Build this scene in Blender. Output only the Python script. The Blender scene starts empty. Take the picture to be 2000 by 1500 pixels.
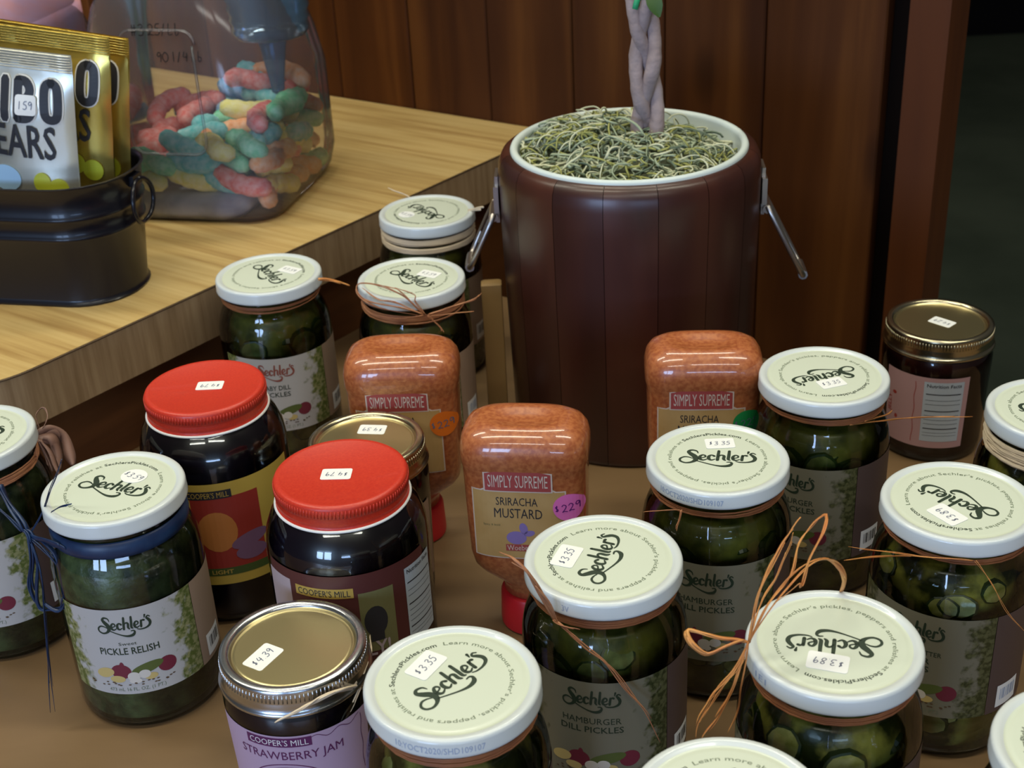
import bpy, math, random
from mathutils import Vector, Matrix, noise
random.seed(7)
D = bpy.data; SC = bpy.context.scene
R = math.radians; PI = math.pi
cos, sin = math.cos, math.sin

# ------------------------------------------------------------------ camera, light, exposure
# all lengths below are millimetres above the table top; MM turns them into metres
MM = 0.001
CH, PITCH, ROLL, FPX = 480.4, R(27.88), R(-3.054), 2669.0
_F = Vector((0, cos(PITCH), -sin(PITCH))); _U0 = Vector((0, sin(PITCH), cos(PITCH))); _R0 = Vector((1, 0, 0))
_X = _R0*cos(ROLL) + _U0*sin(ROLL); _Y = -_R0*sin(ROLL) + _U0*cos(ROLL)
cd = D.cameras.new('camera'); cam = D.objects.new('camera', cd); SC.collection.objects.link(cam)
m = Matrix.Identity(4)
for i in range(3): m[i][0] = _X[i]; m[i][1] = _Y[i]; m[i][2] = -_F[i]
m[2][3] = CH*MM
cam.matrix_world = m
cd.sensor_width = 36; cd.lens = FPX/2000*36; cd.clip_start = .01; cd.clip_end = 60
cd.dof.use_dof = True; cd.dof.focus_distance = .66; cd.dof.aperture_fstop = 20
SC.camera = cam

w = D.worlds.new('world'); SC.world = w; w.use_nodes = True
w.node_tree.nodes['Background'].inputs[0].default_value = (.44, .43, .42, 1)
w.node_tree.nodes['Background'].inputs[1].default_value = .11

def area(name, loc, target, sx, sy, col, power, spread=180):
    l = D.lights.new(name, 'AREA'); l.shape = 'RECTANGLE'; l.size = sx; l.size_y = sy
    l.color = col; l.energy = power; l.spread = R(spread)
    o = D.objects.new(name, l); SC.collection.objects.link(o); o.location = loc
    o.rotation_euler = (Vector(target)-Vector(loc)).to_track_quat('-Z', 'Y').to_euler()
    return o
WARM = (1.0, .96, .78); BLUE = (.42, .62, 1.0)
for (x, y) in ((-1.4, 1.0), (.1, 1.5), (-.7, .2), (.9, .4)):
    area('fluorescent_light', (x, y, 2.0), (x, y, 0), 1.2, .22, WARM, 15)
for (x, y) in ((-.9, -1.5), (.55, -1.3)):
    area('fluorescent_light', (x, y, 2.0), (x, y, 0), 1.2, .2, (1.0, .98, .9), 13)
for (x, z) in ((-1.95, .55), (-1.25, .55)):
    area('window_light', (x, -2.3, z), (0, .7, .1), .5, .7, BLUE, 21)
area('shopfront_light', (.35, -2.9, .5), (.1, .7, .1), 1.3, .2, BLUE, 12)

vs = SC.view_settings
vs.view_transform = 'Standard'; vs.look = 'None'; vs.exposure = 0.0; vs.gamma = 1.0; vs.use_curve_mapping = False

# ------------------------------------------------------------------ helpers
def ray(px, py):
    x = (px-1000)/FPX; y = -(py-750)/FPX
    return _F + _X*x + _Y*y
def onz(px, py, z):
    d = ray(px, py); return Vector((0, 0, CH)) + d*((z-CH)/d.z)
def ony(px, py, y):
    d = ray(px, py); return Vector((0, 0, CH)) + d*(y/d.y)

MATS = {}
def hexc(r, g, b):
    f = lambda c: (c/12.92 if c <= .04045 else ((c+.055)/1.055)**2.4)
    return (f(r/255), f(g/255), f(b/255), 1)
def mat(name, col, rough=.5, metal=0., coat=0., spec=.5, noise_amt=0., noise_scale=60., col2=None, bump=0., bscale=200., aniso=None, trans=0, sheen=0, emit=None):
    if name in MATS: return MATS[name]
    m = D.materials.new(name); m.use_nodes = True; nt = m.node_tree; N = nt.nodes; L = nt.links
    b = N['Principled BSDF']
    col = tuple(col)+((1,) if len(col) == 3 else ())
    b.inputs['Base Color'].default_value = col; b.inputs['Roughness'].default_value = rough
    b.inputs['Metallic'].default_value = metal; b.inputs['Coat Weight'].default_value = coat
    b.inputs['Coat Roughness'].default_value = .04; b.inputs['Specular IOR Level'].default_value = spec
    b.inputs['Transmission Weight'].default_value = trans
    tc = N.new('ShaderNodeTexCoord')
    if col2 is not None:
        mp = N.new('ShaderNodeMapping'); L.new(tc.outputs['Object'], mp.inputs[0])
        if aniso: mp.inputs['Scale'].default_value = aniso
        n = N.new('ShaderNodeTexNoise'); n.inputs['Scale'].default_value = noise_scale; n.inputs['Detail'].default_value = 5
        L.new(mp.outputs[0], n.inputs['Vector'])
        r = N.new('ShaderNodeValToRGB'); r.color_ramp.elements[0].position = .5-noise_amt; r.color_ramp.elements[1].position = .5+noise_amt
        r.color_ramp.elements[0].color = col; r.color_ramp.elements[1].color = tuple(col2)+((1,) if len(col2) == 3 else ())
        L.new(n.outputs[0], r.inputs[0]); L.new(r.outputs[0], b.inputs['Base Color'])
    if bump:
        n2 = N.new('ShaderNodeTexNoise'); n2.inputs['Scale'].default_value = bscale; n2.inputs['Detail'].default_value = 4
        L.new(tc.outputs['Object'], n2.inputs['Vector'])
        bp = N.new('ShaderNodeBump'); bp.inputs['Strength'].default_value = bump; bp.inputs['Distance'].default_value = .001
        L.new(n2.outputs[0], bp.inputs['Height']); L.new(bp.outputs[0], b.inputs['Normal'])
    MATS[name] = m; return m

def glass_mat(name, tint=(.93, .97, .93), ior=1.45, rough=.03, body=0.0, body_col=(.8, .8, .9)):
    m = D.materials.new(name); m.use_nodes = True; nt = m.node_tree; N = nt.nodes; L = nt.links
    N.remove(N['Principled BSDF']); out = N['Material Output']
    t = N.new('ShaderNodeBsdfTransparent'); t.inputs[0].default_value = tint+(1,)
    g = N.new('ShaderNodeBsdfGlossy'); g.inputs['Roughness'].default_value = rough
    f = N.new('ShaderNodeFresnel'); f.inputs[0].default_value = ior
    mx = N.new('ShaderNodeMixShader'); L.new(f.outputs[0], mx.inputs[0])
    src = t
    if body:
        d = N.new('ShaderNodeBsdfDiffuse'); d.inputs[0].default_value = body_col+(1,)
        m2 = N.new('ShaderNodeMixShader'); m2.inputs[0].default_value = body
        L.new(t.outputs[0], m2.inputs[1]); L.new(d.outputs[0], m2.inputs[2]); src = m2
    L.new(src.outputs[0], mx.inputs[1]); L.new(g.outputs[0], mx.inputs[2]); L.new(mx.outputs[0], out.inputs[0])
    MATS[name] = m; return m

class MB:
    def __init__(s): s.v = []; s.f = []; s.m = []; s.uv = {}
    def add(s, verts, faces, mi=0, uvs=None):
        o = len(s.v); s.v += [tuple(v) for v in verts]
        if uvs:
            for i, u in enumerate(uvs): s.uv[o+i] = u
        for f in faces: s.f.append([i+o for i in f]); s.m.append(mi)
        return s
    def lathe(s, prof, n=48, mis=None, closed_top=False, a0=0, a1=2*PI, center=(0, 0)):
        full = abs(a1-a0-2*PI) < 1e-6; k = n if full else n+1
        vs_ = []; fs = []
        for (r, z) in prof:
            for i in range(k):
                a = a0+(a1-a0)*i/n; vs_.append((center[0]+r*cos(a), center[1]+r*sin(a), z))
        o = len(s.v); s.v += vs_
        for j in range(len(prof)-1):
            for i in range(n):
                i2 = (i+1) % k if full else i+1
                s.f.append([o+j*k+i, o+j*k+i2, o+(j+1)*k+i2, o+(j+1)*k+i]); s.m.append(mis[j] if mis else 0)
        return s
    def loft(s, rings, mi=0, cap0=True, cap1=True):
        o = len(s.v); k = len(rings[0])
        for r in rings: s.v += [tuple(p) for p in r]
        for j in range(len(rings)-1):
            for i in range(k):
                i2 = (i+1) % k
                s.f.append([o+j*k+i, o+j*k+i2, o+(j+1)*k+i2, o+(j+1)*k+i]); s.m.append(mi)
        if cap0: s.f.append([o+i for i in reversed(range(k))]); s.m.append(mi)
        if cap1: s.f.append([o+(len(rings)-1)*k+i for i in range(k)]); s.m.append(mi)
        return s
    def box(s, c, d, mi=0, rot=0):
        x, y, z = [q/2 for q in d]; cr, sr = cos(rot), sin(rot)
        vs_ = [(c[0]+cr*a*x-sr*b*y, c[1]+sr*a*x+cr*b*y, c[2]+e*z) for a, b, e in ((-1, -1, -1), (1, -1, -1), (1, 1, -1), (-1, 1, -1), (-1, -1, 1), (1, -1, 1), (1, 1, 1), (-1, 1, 1))]
        return s.add(vs_, [(0, 3, 2, 1), (4, 5, 6, 7), (0, 1, 5, 4), (1, 2, 6, 5), (2, 3, 7, 6), (3, 0, 4, 7)], mi)
    def tube(s, pts, rad, n=6, mi=0, flat=1.0, cap=True, up=None):
        pts = [Vector(p) for p in pts]; rings = []
        ref = Vector(up) if up else Vector((.13, .31, 1)).normalized()
        for i, p in enumerate(pts):
            t = (pts[min(i+1, len(pts)-1)]-pts[max(i-1, 0)])
            t = t.normalized() if t.length > 1e-9 else Vector((0, 0, 1))
            u = ref - t*ref.dot(t)
            u = u.normalized() if u.length > 1e-3 else t.orthogonal().normalized()
            v_ = t.cross(u); ref = u
            r = rad[i] if isinstance(rad, (list, tuple)) else rad
            rings.append([p + u*(r*flat*cos(2*PI*k/n)) + v_*(r*sin(2*PI*k/n)) for k in range(n)])
        return s.loft(rings, mi, cap, cap)
    def mesh(s, name, mats, smooth=True, auto=None, scale=MM):
        me = D.meshes.new(name)
        me.from_pydata([(x*scale, y*scale, z*scale) for x, y, z in s.v], [], s.f)
        for m_ in (mats if isinstance(mats, (list, tuple)) else [mats]): me.materials.append(m_)
        me.polygons.foreach_set('material_index', s.m)
        if s.uv:
            ul = me.uv_layers.new(name='uv')
            for lp in me.loops: ul.data[lp.index].uv = s.uv.get(lp.vertex_index, (0, 0))
        if smooth:
            me.polygons.foreach_set('use_smooth', [True]*len(me.polygons))
            if auto: me.set_sharp_from_angle(angle=R(auto))
        me.update(); return me

def obj(name, data, parent=None, loc=None, rot=None, label=None):
    o = D.objects.new(name, data); SC.collection.objects.link(o)
    if parent: o.parent = parent
    if loc is not None: o.location = [c*MM for c in loc]
    if rot is not None: o.rotation_euler = rot
    if label: o['label'] = label
    return o
def thing(name, label, cat, loc=(0, 0, 0), rotz=0, group=None):
    o = obj(name, None, None, loc, (0, 0, rotz)); o['label'] = label; o['category'] = cat
    if group: o['group'] = group
    o.empty_display_size = .02
    return o
def tag(o, label, cat, group=None):
    o['label'] = label; o['category'] = cat
    if group: o['group'] = group
    return o
def struct(o): o['kind'] = 'structure'; return o

def rrect(a, b, r, z, n=8, cx=0, cy=0):
    out = []
    for k, (sx, sy) in enumerate(((1, 1), (-1, 1), (-1, -1), (1, -1))):
        for i in range(n+1):
            t = PI/2*k + PI/2*i/n
            out.append((cx+sx*(a-r)+r*cos(t), cy+sy*(b-r)+r*sin(t), z))
    return out
def selli(a, b, p, z, n=56):
    out = []
    for i in range(n):
        t = 2*PI*i/n; c, s_ = cos(t), sin(t)
        out.append((a*math.copysign(abs(c)**(2/p), c), b*math.copysign(abs(s_)**(2/p), s_), z))
    return out

# ------------------------------------------------------------------ flat print: strokes and lettering (2-D lists of verts / faces in mm)
def cr_(p0, p1, p2, p3, t):
    return tuple(.5*((2*b)+(-a+c)*t+(2*a-5*b+4*c-d)*t*t+(-a+3*b-3*c+d)*t*t*t) for a, b, c, d in zip(p0, p1, p2, p3))
def smooth(pts, k=4):
    out = []
    for i in range(len(pts)-1):
        p0 = pts[max(i-1, 0)]; p3 = pts[min(i+2, len(pts)-1)]
        for j in range(k): out.append(cr_(p0, pts[i], pts[i+1], p3, j/k))
    out.append(tuple(pts[-1])); return out
def strokes(lst, wid=None, k=4, caps=True):
    V = []; F = []
    for st in lst:
        st = [p if len(p) == 3 else (p[0], p[1], wid) for p in st]
        p = smooth(st, k) if len(st) > 2 else [tuple(a+(b-a)*i/5 for a, b in zip(st[0], st[1])) for i in range(6)]
        o = len(V)
        for i, q in enumerate(p):
            a = p[max(i-1, 0)]; b = p[min(i+1, len(p)-1)]
            dx, dy = b[0]-a[0], b[1]-a[1]; l = math.hypot(dx, dy) or 1
            nx, ny = -dy/l*q[2]/2, dx/l*q[2]/2
            V += [(q[0]+nx, q[1]+ny), (q[0]-nx, q[1]-ny)]
        for i in range(len(p)-1): F.append((o+2*i, o+2*i+1, o+2*i+3, o+2*i+2))
        if caps:
            for e in (p[0], p[-1]):
                c0 = len(V); V += [(e[0]+e[2]/2*cos(2*PI*t/6), e[1]+e[2]/2*sin(2*PI*t/6)) for t in range(6)]
                F.append(tuple(c0+t for t in range(6)))
    return V, F
def merge(*gs):
    V = []; F = []
    for v, f in gs:
        o = len(V); V += v; F += [tuple(i+o for i in q) for q in f]
    return V, F
def xf(g, s=1, sy=None, rot=0, dx=0, dy=0, shear=0):
    sy = s if sy is None else sy; c, sn = cos(rot), sin(rot)
    out = []
    for (x, y) in g[0]:
        x, y = x*s+y*shear, y*sy
        out.append((x*c-y*sn+dx, x*sn+y*c+dy))
    return out, g[1]
def rect(w_, h_, cx=0, cy=0, n=1, r=0):
    if r:
        V = []; F = []; xs = [-w_/2, -w_/2+r*.3, -w_/2+r] + [-w_/2+r+(w_-2*r)*k/4 for k in (1, 2, 3)] + [w_/2-r, w_/2-r*.3, w_/2]
        for x in xs:
            e = max(0, abs(x)-(w_/2-r)); h2 = h_/2-r+math.sqrt(max(0, r*r-e*e))
            V += [(cx+x, cy-h2+2*h2*j/4) for j in range(5)]
        for i in range(len(xs)-1):
            for j in range(4): q = i*5+j; F.append((q, q+5, q+6, q+1))
        return V, F
    V = []; F = []
    for i in range(n+1):
        x = cx-w_/2+w_*i/n; V += [(x, cy-h_/2), (x, cy+h_/2)]
    for i in range(n): F.append((2*i, 2*i+2, 2*i+3, 2*i+1))
    return V, F
def ell(a, b, cx=0, cy=0, n=20, rot=0):
    V = []; F = []; n = n//2; m_ = 3
    for i in range(n+1):
        t = PI*i/n; x = -a*cos(t); h_ = max(b*sin(t), .01)
        for j in range(m_+1):
            y = -h_+2*h_*j/m_; V.append((cx+x*cos(rot)-y*sin(rot), cy+x*sin(rot)+y*cos(rot)))
    for i in range(n):
        for j in range(m_): q = i*(m_+1)+j; F.append((q, q+m_+1, q+m_+2, q+1))
    return V, F
_tc = {}
def text(body, h_=3., width=None, bold=0., align='C'):
    """lettering as a flat mesh: cap height h_, optional total width, centred on the origin"""
    if 'M' in body: bold = 0.
    key = (body, bold)
    if key not in _tc:
        cu = D.curves.new('t', 'FONT'); cu.body = body; cu.size = 1; cu.resolution_u = 2; cu.offset = bold; cu.fill_mode = 'FRONT'
        o = D.objects.new('t', cu); SC.collection.objects.link(o)
        bpy.context.view_layer.update()
        dg = bpy.context.evaluated_depsgraph_get(); ev = o.evaluated_get(dg); me = ev.to_mesh()
        V = [(v.co.x, v.co.y) for v in me.vertices]; F = [tuple(p.vertices) for p in me.polygons]
        ev.to_mesh_clear(); D.objects.remove(o); D.curves.remove(cu)
        _tc[key] = (V, F)
    V, F = _tc[key]
    x0 = min(v[0] for v in V); x1 = max(v[0] for v in V)
    s = h_/.70; sx = s if width is None else width/(x1-x0)
    off = (x0+x1)/2 if align == 'C' else x0
    return [((x-off)*sx, y*s-h_/2) for x, y in V], F
GL = {'0': [[(1, 3), (.2, 2.2), (.1, 1), (.9, 0), (1.8, .8), (1.8, 2.2), (1, 3)]], '1': [[(.9, 3), (.8, 0)]],
      '2': [[(.2, 2.4), (1, 3), (1.7, 2.2), (.9, .9), (.1, .1), (.8, .3), (1.9, 0)]],
      '3': [[(.3, 2.7), (1.2, 3), (1.6, 2.3), (.8, 1.6), (1.7, 1.1), (1.3, .1), (.2, .2)]],
      '4': [[(.7, 3), (.2, 1.4), (1.7, 1.4)], [(1.5, 2.6), (1.2, 0)]],
      '5': [[(1.8, 3), (.8, 2.9), (.5, 1.9), (1.4, 1.7), (1.6, .6), (.9, 0), (.2, .3)]],
      '7': [[(.2, 2.8), (1.7, 2.9), (1.1, 1.4), (.8, 0)]],
      '8': [[(1.6, 2.6), (.9, 3), (.4, 2.3), (1.5, 1), (1, 0), (.2, .6), (1.3, 1.9), (1.6, 2.6)]],
      '9': [[(1.6, 2.5), (.9, 3), (.3, 2.2), (.9, 1.6), (1.6, 2.4), (1.3, 0)]],
      '$': [[(1.1, 2.8), (.4, 2.5), (.6, 1.9), (1.1, 1.5), (.9, .9), (.2, 1)], [(.9, 3.1), (.6, .6)]],
      '.': [[(.3, .1), (.4, .1)]], 'L': [[(.5, 3), (.2, .1), (1.4, .2)]], 'b': [[(.5, 3), (.3, 0), (1.1, .1), (1.2, 1.1), (.4, 1.2)]],
      '/': [[(1.2, 3), (.2, -.2)]], '#': [[(.5, 3), (.3, 0)], [(1.2, 3), (1, 0)], [(0, 2), (1.6, 2.1)], [(0, 1), (1.5, 1.1)]], ' ': []}
def hand(txt, h_=3., wd=.3, adv=2.1):
    L_ = []; x = 0
    for ch in txt:
        for st in GL[ch]: L_.append([(x+a, b) for a, b in st])
        x += adv if ch not in '. ' else adv*.45
    s = h_/3
    return strokes([[((a-x/2)*s, (b-1.5)*s) for a, b in st] for st in L_], wd, 3, False)

LOGO = strokes([
    [(9.6, 10.0, .5), (8.9, 12.1, 1.0), (6.4, 12.9, 1.4), (4.9, 11.3, 1.9), (6.2, 9.0, 2.7), (8.0, 6.6, 3.0), (8.3, 3.6, 2.6), (6.4, 1.4, 1.6), (3.4, .6, 1.2), (.9, 2., 1.2), (.6, 4.4, 1.2), (2.6, 6.2, 1.1), (5., 6., .9), (6.8, 4.9, .6)],
    [(8.4, 2.8, .8), (12, 1.0, .8), (17, -1.2, 1.0), (21, -2.2, 1.6), (24.5, -1.6, 2.1), (26, .4, 1.4), (25.3, 1.7, 1.0), (23.6, 1.6, .7)],
    [(10.4, 5.3, .8), (13.0, 6.3, .9), (13.0, 7.8, 1.1), (11.7, 8.3, 1.2), (10.4, 6.6, 1.7), (10.5, 4.4, 1.8), (12, 3.4, 1.2), (13.9, 4.4, .7)],
    [(17.6, 7.3, 1.5), (16.3, 8.3, 1.1), (14.9, 7, 1.7), (14.8, 4.8, 1.8), (16.0, 3.5, 1.2), (17.8, 4.4, .7)],
    [(20.0, 12.4, 1.5), (19.5, 8, 1.7), (19.0, 3.5, 1.7)], [(19.5, 6.8, .8), (21, 8.3, 1.1), (22.4, 7.5, 1.6), (22.1, 4.6, 1.6), (22.9, 3.3, .9)],
    [(25.2, 12.4, 1.5), (24.8, 8, 1.7), (24.4, 4.4, 1.6), (25.3, 3.5, .8)],
    [(26.7, 5.3, .8), (29.2, 6.3, .9), (29.2, 7.8, 1.1), (27.9, 8.3, 1.2), (26.7, 6.6, 1.6), (26.8, 4.4, 1.7), (28.2, 3.5, 1.1), (29.9, 4.4, .7)],
    [(31.6, 8.2, 1.4), (31.3, 6, 1.6), (31.0, 3.5, 1.6)], [(31.4, 6.8, .8), (32.6, 8.3, 1.1), (33.6, 8., 1.6)],
    [(34.7, 11.8, 1.4), (34.2, 9.8, .6)],
    [(38.0, 9.6, .7), (36.7, 10.6, 1.0), (35.5, 9.5, 1.3), (36.7, 7.8, 1.9), (37.6, 5.6, 2.0), (36.7, 3.2, 1.7), (33.7, 1.8, 1.2), (30, 1.7, .9), (28.0, 2.5, .6)]])
LOGO = xf(LOGO, 1, 1, 0, -19.2, -5.3)
def arc_text(body, r, a_start, a_end, h_, bold=0.):
    """letters standing on a circle, read clockwise from a_start to a_end (radians clockwise from the top)"""
    g = text(body, h_, r*(a_end-a_start), bold, 'L')
    out = []
    for x, y in g[0]:
        t = PI/2-(a_start+x/r); out.append(((r+y+h_/2)*cos(t), (r+y+h_/2)*sin(t)))
    return out, g[1]
def flatmesh(name, g, m_, z=0):
    return MB().add([(x, y, z) for x, y in g[0]], g[1]).mesh(name, m_, False)
def wrap(g, r, th0, z0, name, m_, tess=True):
    """print bent round an upright cylinder or cone; r may be a function of height"""
    rf = r if callable(r) else (lambda z: r)
    V = []
    for x, y in g[0]:
        z = z0+y; rr = rf(z); t = th0+x/rf(z0); V.append((rr*cos(t), rr*sin(t), z))
    return MB().add(V, g[1]).mesh(name, m_, False)
def sheet(w_, h_, nx=24, ny=2, cx=0, cy=0):
    V = []; UV = []; F = []
    for j in range(ny+1):
        for i in range(nx+1):
            V.append((cx-w_/2+w_*i/nx, cy-h_/2+h_*j/ny)); UV.append((i/nx, j/ny))
    for j in range(ny):
        for i in range(nx):
            a = j*(nx+1)+i; F.append((a, a+1, a+nx+2, a+nx+1))
    return V, F, UV
def wsheet(w_, h_, r, th0, z0, name, m_, nx=24, ny=2):
    V2, F, UV = sheet(w_, h_, nx, ny); rf = r if callable(r) else (lambda z: r)
    V = [(rf(z0+y)*cos(th0+x/rf(z0)), rf(z0+y)*sin(th0+x/rf(z0)), z0+y) for x, y in V2]
    return MB().add(V, F, 0, UV).mesh(name, m_, True)

# ------------------------------------------------------------------ materials
M_glass = glass_mat('jar_glass', (.94, .97, .93), 1.68)
M_plas = glass_mat('clear_plastic', (.97, .97, .99), 1.33, .11, .075, (.70, .70, .80))
M_lid = mat('lid_white_enamel', (.60, .65, .66), .28, coat=.3)
M_cream = mat('lid_cream_print', (.62, .68, .57), .32, coat=.3)
M_ink = mat('dark_green_ink', (.018, .035, .02), .5)
M_ink2 = mat('grey_green_ink', (.14, .18, .12), .5)
M_black = mat('black_ink', (.02, .02, .025), .5)
M_code = mat('blue_grey_dot_ink', (.34, .42, .58), .5)
M_pen = mat('pen_ink', (.12, .14, .22), .5)
M_sticker = mat('white_sticker_paper', (.82, .84, .84), .6)
M_red = mat('red_lid_enamel', (.50, .022, .010), .42, coat=.12, noise_amt=.2, noise_scale=900, col2=(.58, .04, .015))
M_liner = mat('white_lid_rim', (.8, .8, .78), .4)
M_gold = mat('gold_lid_metal', (.58, .50, .27), .33, 1.)
M_silver = mat('silver_ring_metal', (.62, .64, .66), .25, 1.)
M_ringgold = mat('pale_gold_ring_metal', (.56, .50, .34), .24, 1.)
M_jam = mat('dark_jam', (.012, .005, .012), .3, coat=.3)
M_jamred = mat('red_brown_jam', (.05, .008, .008), .3, coat=.3)
M_brine = mat('dark_pickle_brine', (.035, .045, .006), .35, noise_amt=.12, noise_scale=55, col2=(.17, .175, .025), bump=.5, bscale=90)
M_brine2 = mat('pickle_slice_mass', (.02, .028, .004), .3, noise_amt=.07, noise_scale=48, col2=(.36, .34, .06), bump=.8, bscale=70, coat=.3)
M_relish = mat('sweet_relish', (.02, .035, .014), .4, noise_amt=.14, noise_scale=95, col2=(.13, .17, .06), bump=.8, bscale=220)
M_skin = mat('cucumber_skin', (.02, .045, .006), .35)
M_flesh = mat('cucumber_flesh', (.30, .31, .05), .3, noise_amt=.12, noise_scale=70, col2=(.62, .60, .20), coat=.4)
M_flesh2 = mat('dark_cucumber_flesh', (.08, .11, .02), .3, noise_amt=.12, noise_scale=70, col2=(.22, .26, .07), coat=.4)
M_mustard = mat('sriracha_mustard_in_plastic', (.33, .085, .028), .34, coat=.8, noise_amt=.12, noise_scale=420, col2=(.46, .15, .05))
M_cap = mat('red_plastic_cap', (.50, .012, .018), .4)
M_raffia = mat('orange_raffia', (.52, .17, .05), .6, noise_amt=.25, noise_scale=70, col2=(.70, .34, .09))
M_raffiab = mat('brown_raffia', (.30, .11, .06), .6, noise_amt=.25, noise_scale=70, col2=(.48, .22, .09))
M_rring = mat('orange_raffia_shaded', (.22, .07, .03), .6, noise_amt=.25, noise_scale=70, col2=(.38, .15, .05))  # orange raffia darkened in colour for the shade under the lids
M_nat = mat('natural_raffia', (.62, .50, .36), .6, noise_amt=.25, noise_scale=60, col2=(.74, .62, .45))
M_blue = mat('navy_ribbon', (.006, .014, .05), .4, noise_amt=.2, noise_scale=80, col2=(.012, .04, .11))
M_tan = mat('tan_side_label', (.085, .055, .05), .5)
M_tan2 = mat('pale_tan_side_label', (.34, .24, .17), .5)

def label_mat(name, base, edge=(.10, .13, .03), edge2=(.27, .27, .12), dark=1.):
    m = D.materials.new(name); m.use_nodes = True; nt = m.node_tree; N = nt.nodes; L = nt.links
    b = N['Principled BSDF']; b.inputs['Roughness'].default_value = .38
    uv = N.new('ShaderNodeUVMap'); sp = N.new('ShaderNodeSeparateXYZ'); L.new(uv.outputs[0], sp.inputs[0])
    def mth(op, a, bb=None, cl=False):
        n = N.new('ShaderNodeMath'); n.operation = op; n.use_clamp = cl
        for i, q in enumerate((a, bb)):
            if q is None: continue
            if isinstance(q, (int, float)): n.inputs[i].default_value = q
            else: L.new(q, n.inputs[i])
        return n.outputs[0]
    dx = mth('ABSOLUTE', mth('SUBTRACT', sp.outputs[0], .5))
    tc = N.new('ShaderNodeTexCoord')
    n1 = N.new('ShaderNodeTexNoise'); n1.inputs['Scale'].default_value = 170; n1.inputs['Detail'].default_value = 4
    n2 = N.new('ShaderNodeTexNoise'); n2.inputs['Scale'].default_value = 420; n2.inputs['Detail'].default_value = 3
    L.new(tc.outputs['Object'], n1.inputs['Vector']); L.new(tc.outputs['Object'], n2.inputs['Vector'])
    e = mth('ADD', dx, mth('MULTIPLY', mth('SUBTRACT', n1.outputs[0], .5), .45))
    mask = mth('MULTIPLY', mth('SUBTRACT', e, .33), 14, True)
    r2 = N.new('ShaderNodeValToRGB'); r2.color_ramp.elements[0].position = .42; r2.color_ramp.elements[1].position = .6
    r2.color_ramp.elements[0].color = edge+(1,); r2.color_ramp.elements[1].color = edge2+(1,)
    L.new(n2.outputs[0], r2.inputs[0])
    mx = N.new('ShaderNodeMix'); mx.data_type = 'RGBA'; L.new(mask, mx.inputs[0]); mx.inputs[6].default_value = base+(1,); L.new(r2.outputs[0], mx.inputs[7])
    L.new(mx.outputs[2], b.inputs['Base Color']); MATS[name] = m; return m
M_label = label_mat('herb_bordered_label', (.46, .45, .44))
M_labeld = label_mat('herb_bordered_label_shaded', (.185, .175, .125), (.03, .038, .012), (.10, .105, .045))  # same label print, with the shade among the jars mixed into its colours

# ------------------------------------------------------------------ the setting
TH = (.5, .866)
fdir = Vector((cos(R(50.94)), sin(R(50.94)), 0)); ldir = Vector((cos(R(140.94)), sin(R(140.94)), 0))
pdir = Vector((cos(R(-35.49)), sin(R(-35.49)), 0)); pnrm = Vector((-cos(R(54.51)), -sin(R(54.51)), 0))
CT = 105.0; CTH = 38.0     # counter top height and thickness
P0 = Vector((-152.4, 1336.8, 0))
FLOOR = -750
M_floor = mat('dark_green_carpet', (.035, .046, .034), .95, spec=.1, noise_amt=.2, noise_scale=3, col2=(.065, .08, .06), bump=.3, bscale=150)
fl = struct(obj('floor', MB().box((500, 2600, FLOOR-20), (9000, 8000, 40)).mesh('floor', M_floor, False)))
M_far = mat('near_black_far_wall', (.004, .004, .006), .9, spec=.1)
struct(obj('wall_far', MB().box((500, 4760, 600), (9000, 60, 2700)).mesh('wall_far', M_far, False)))

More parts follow.
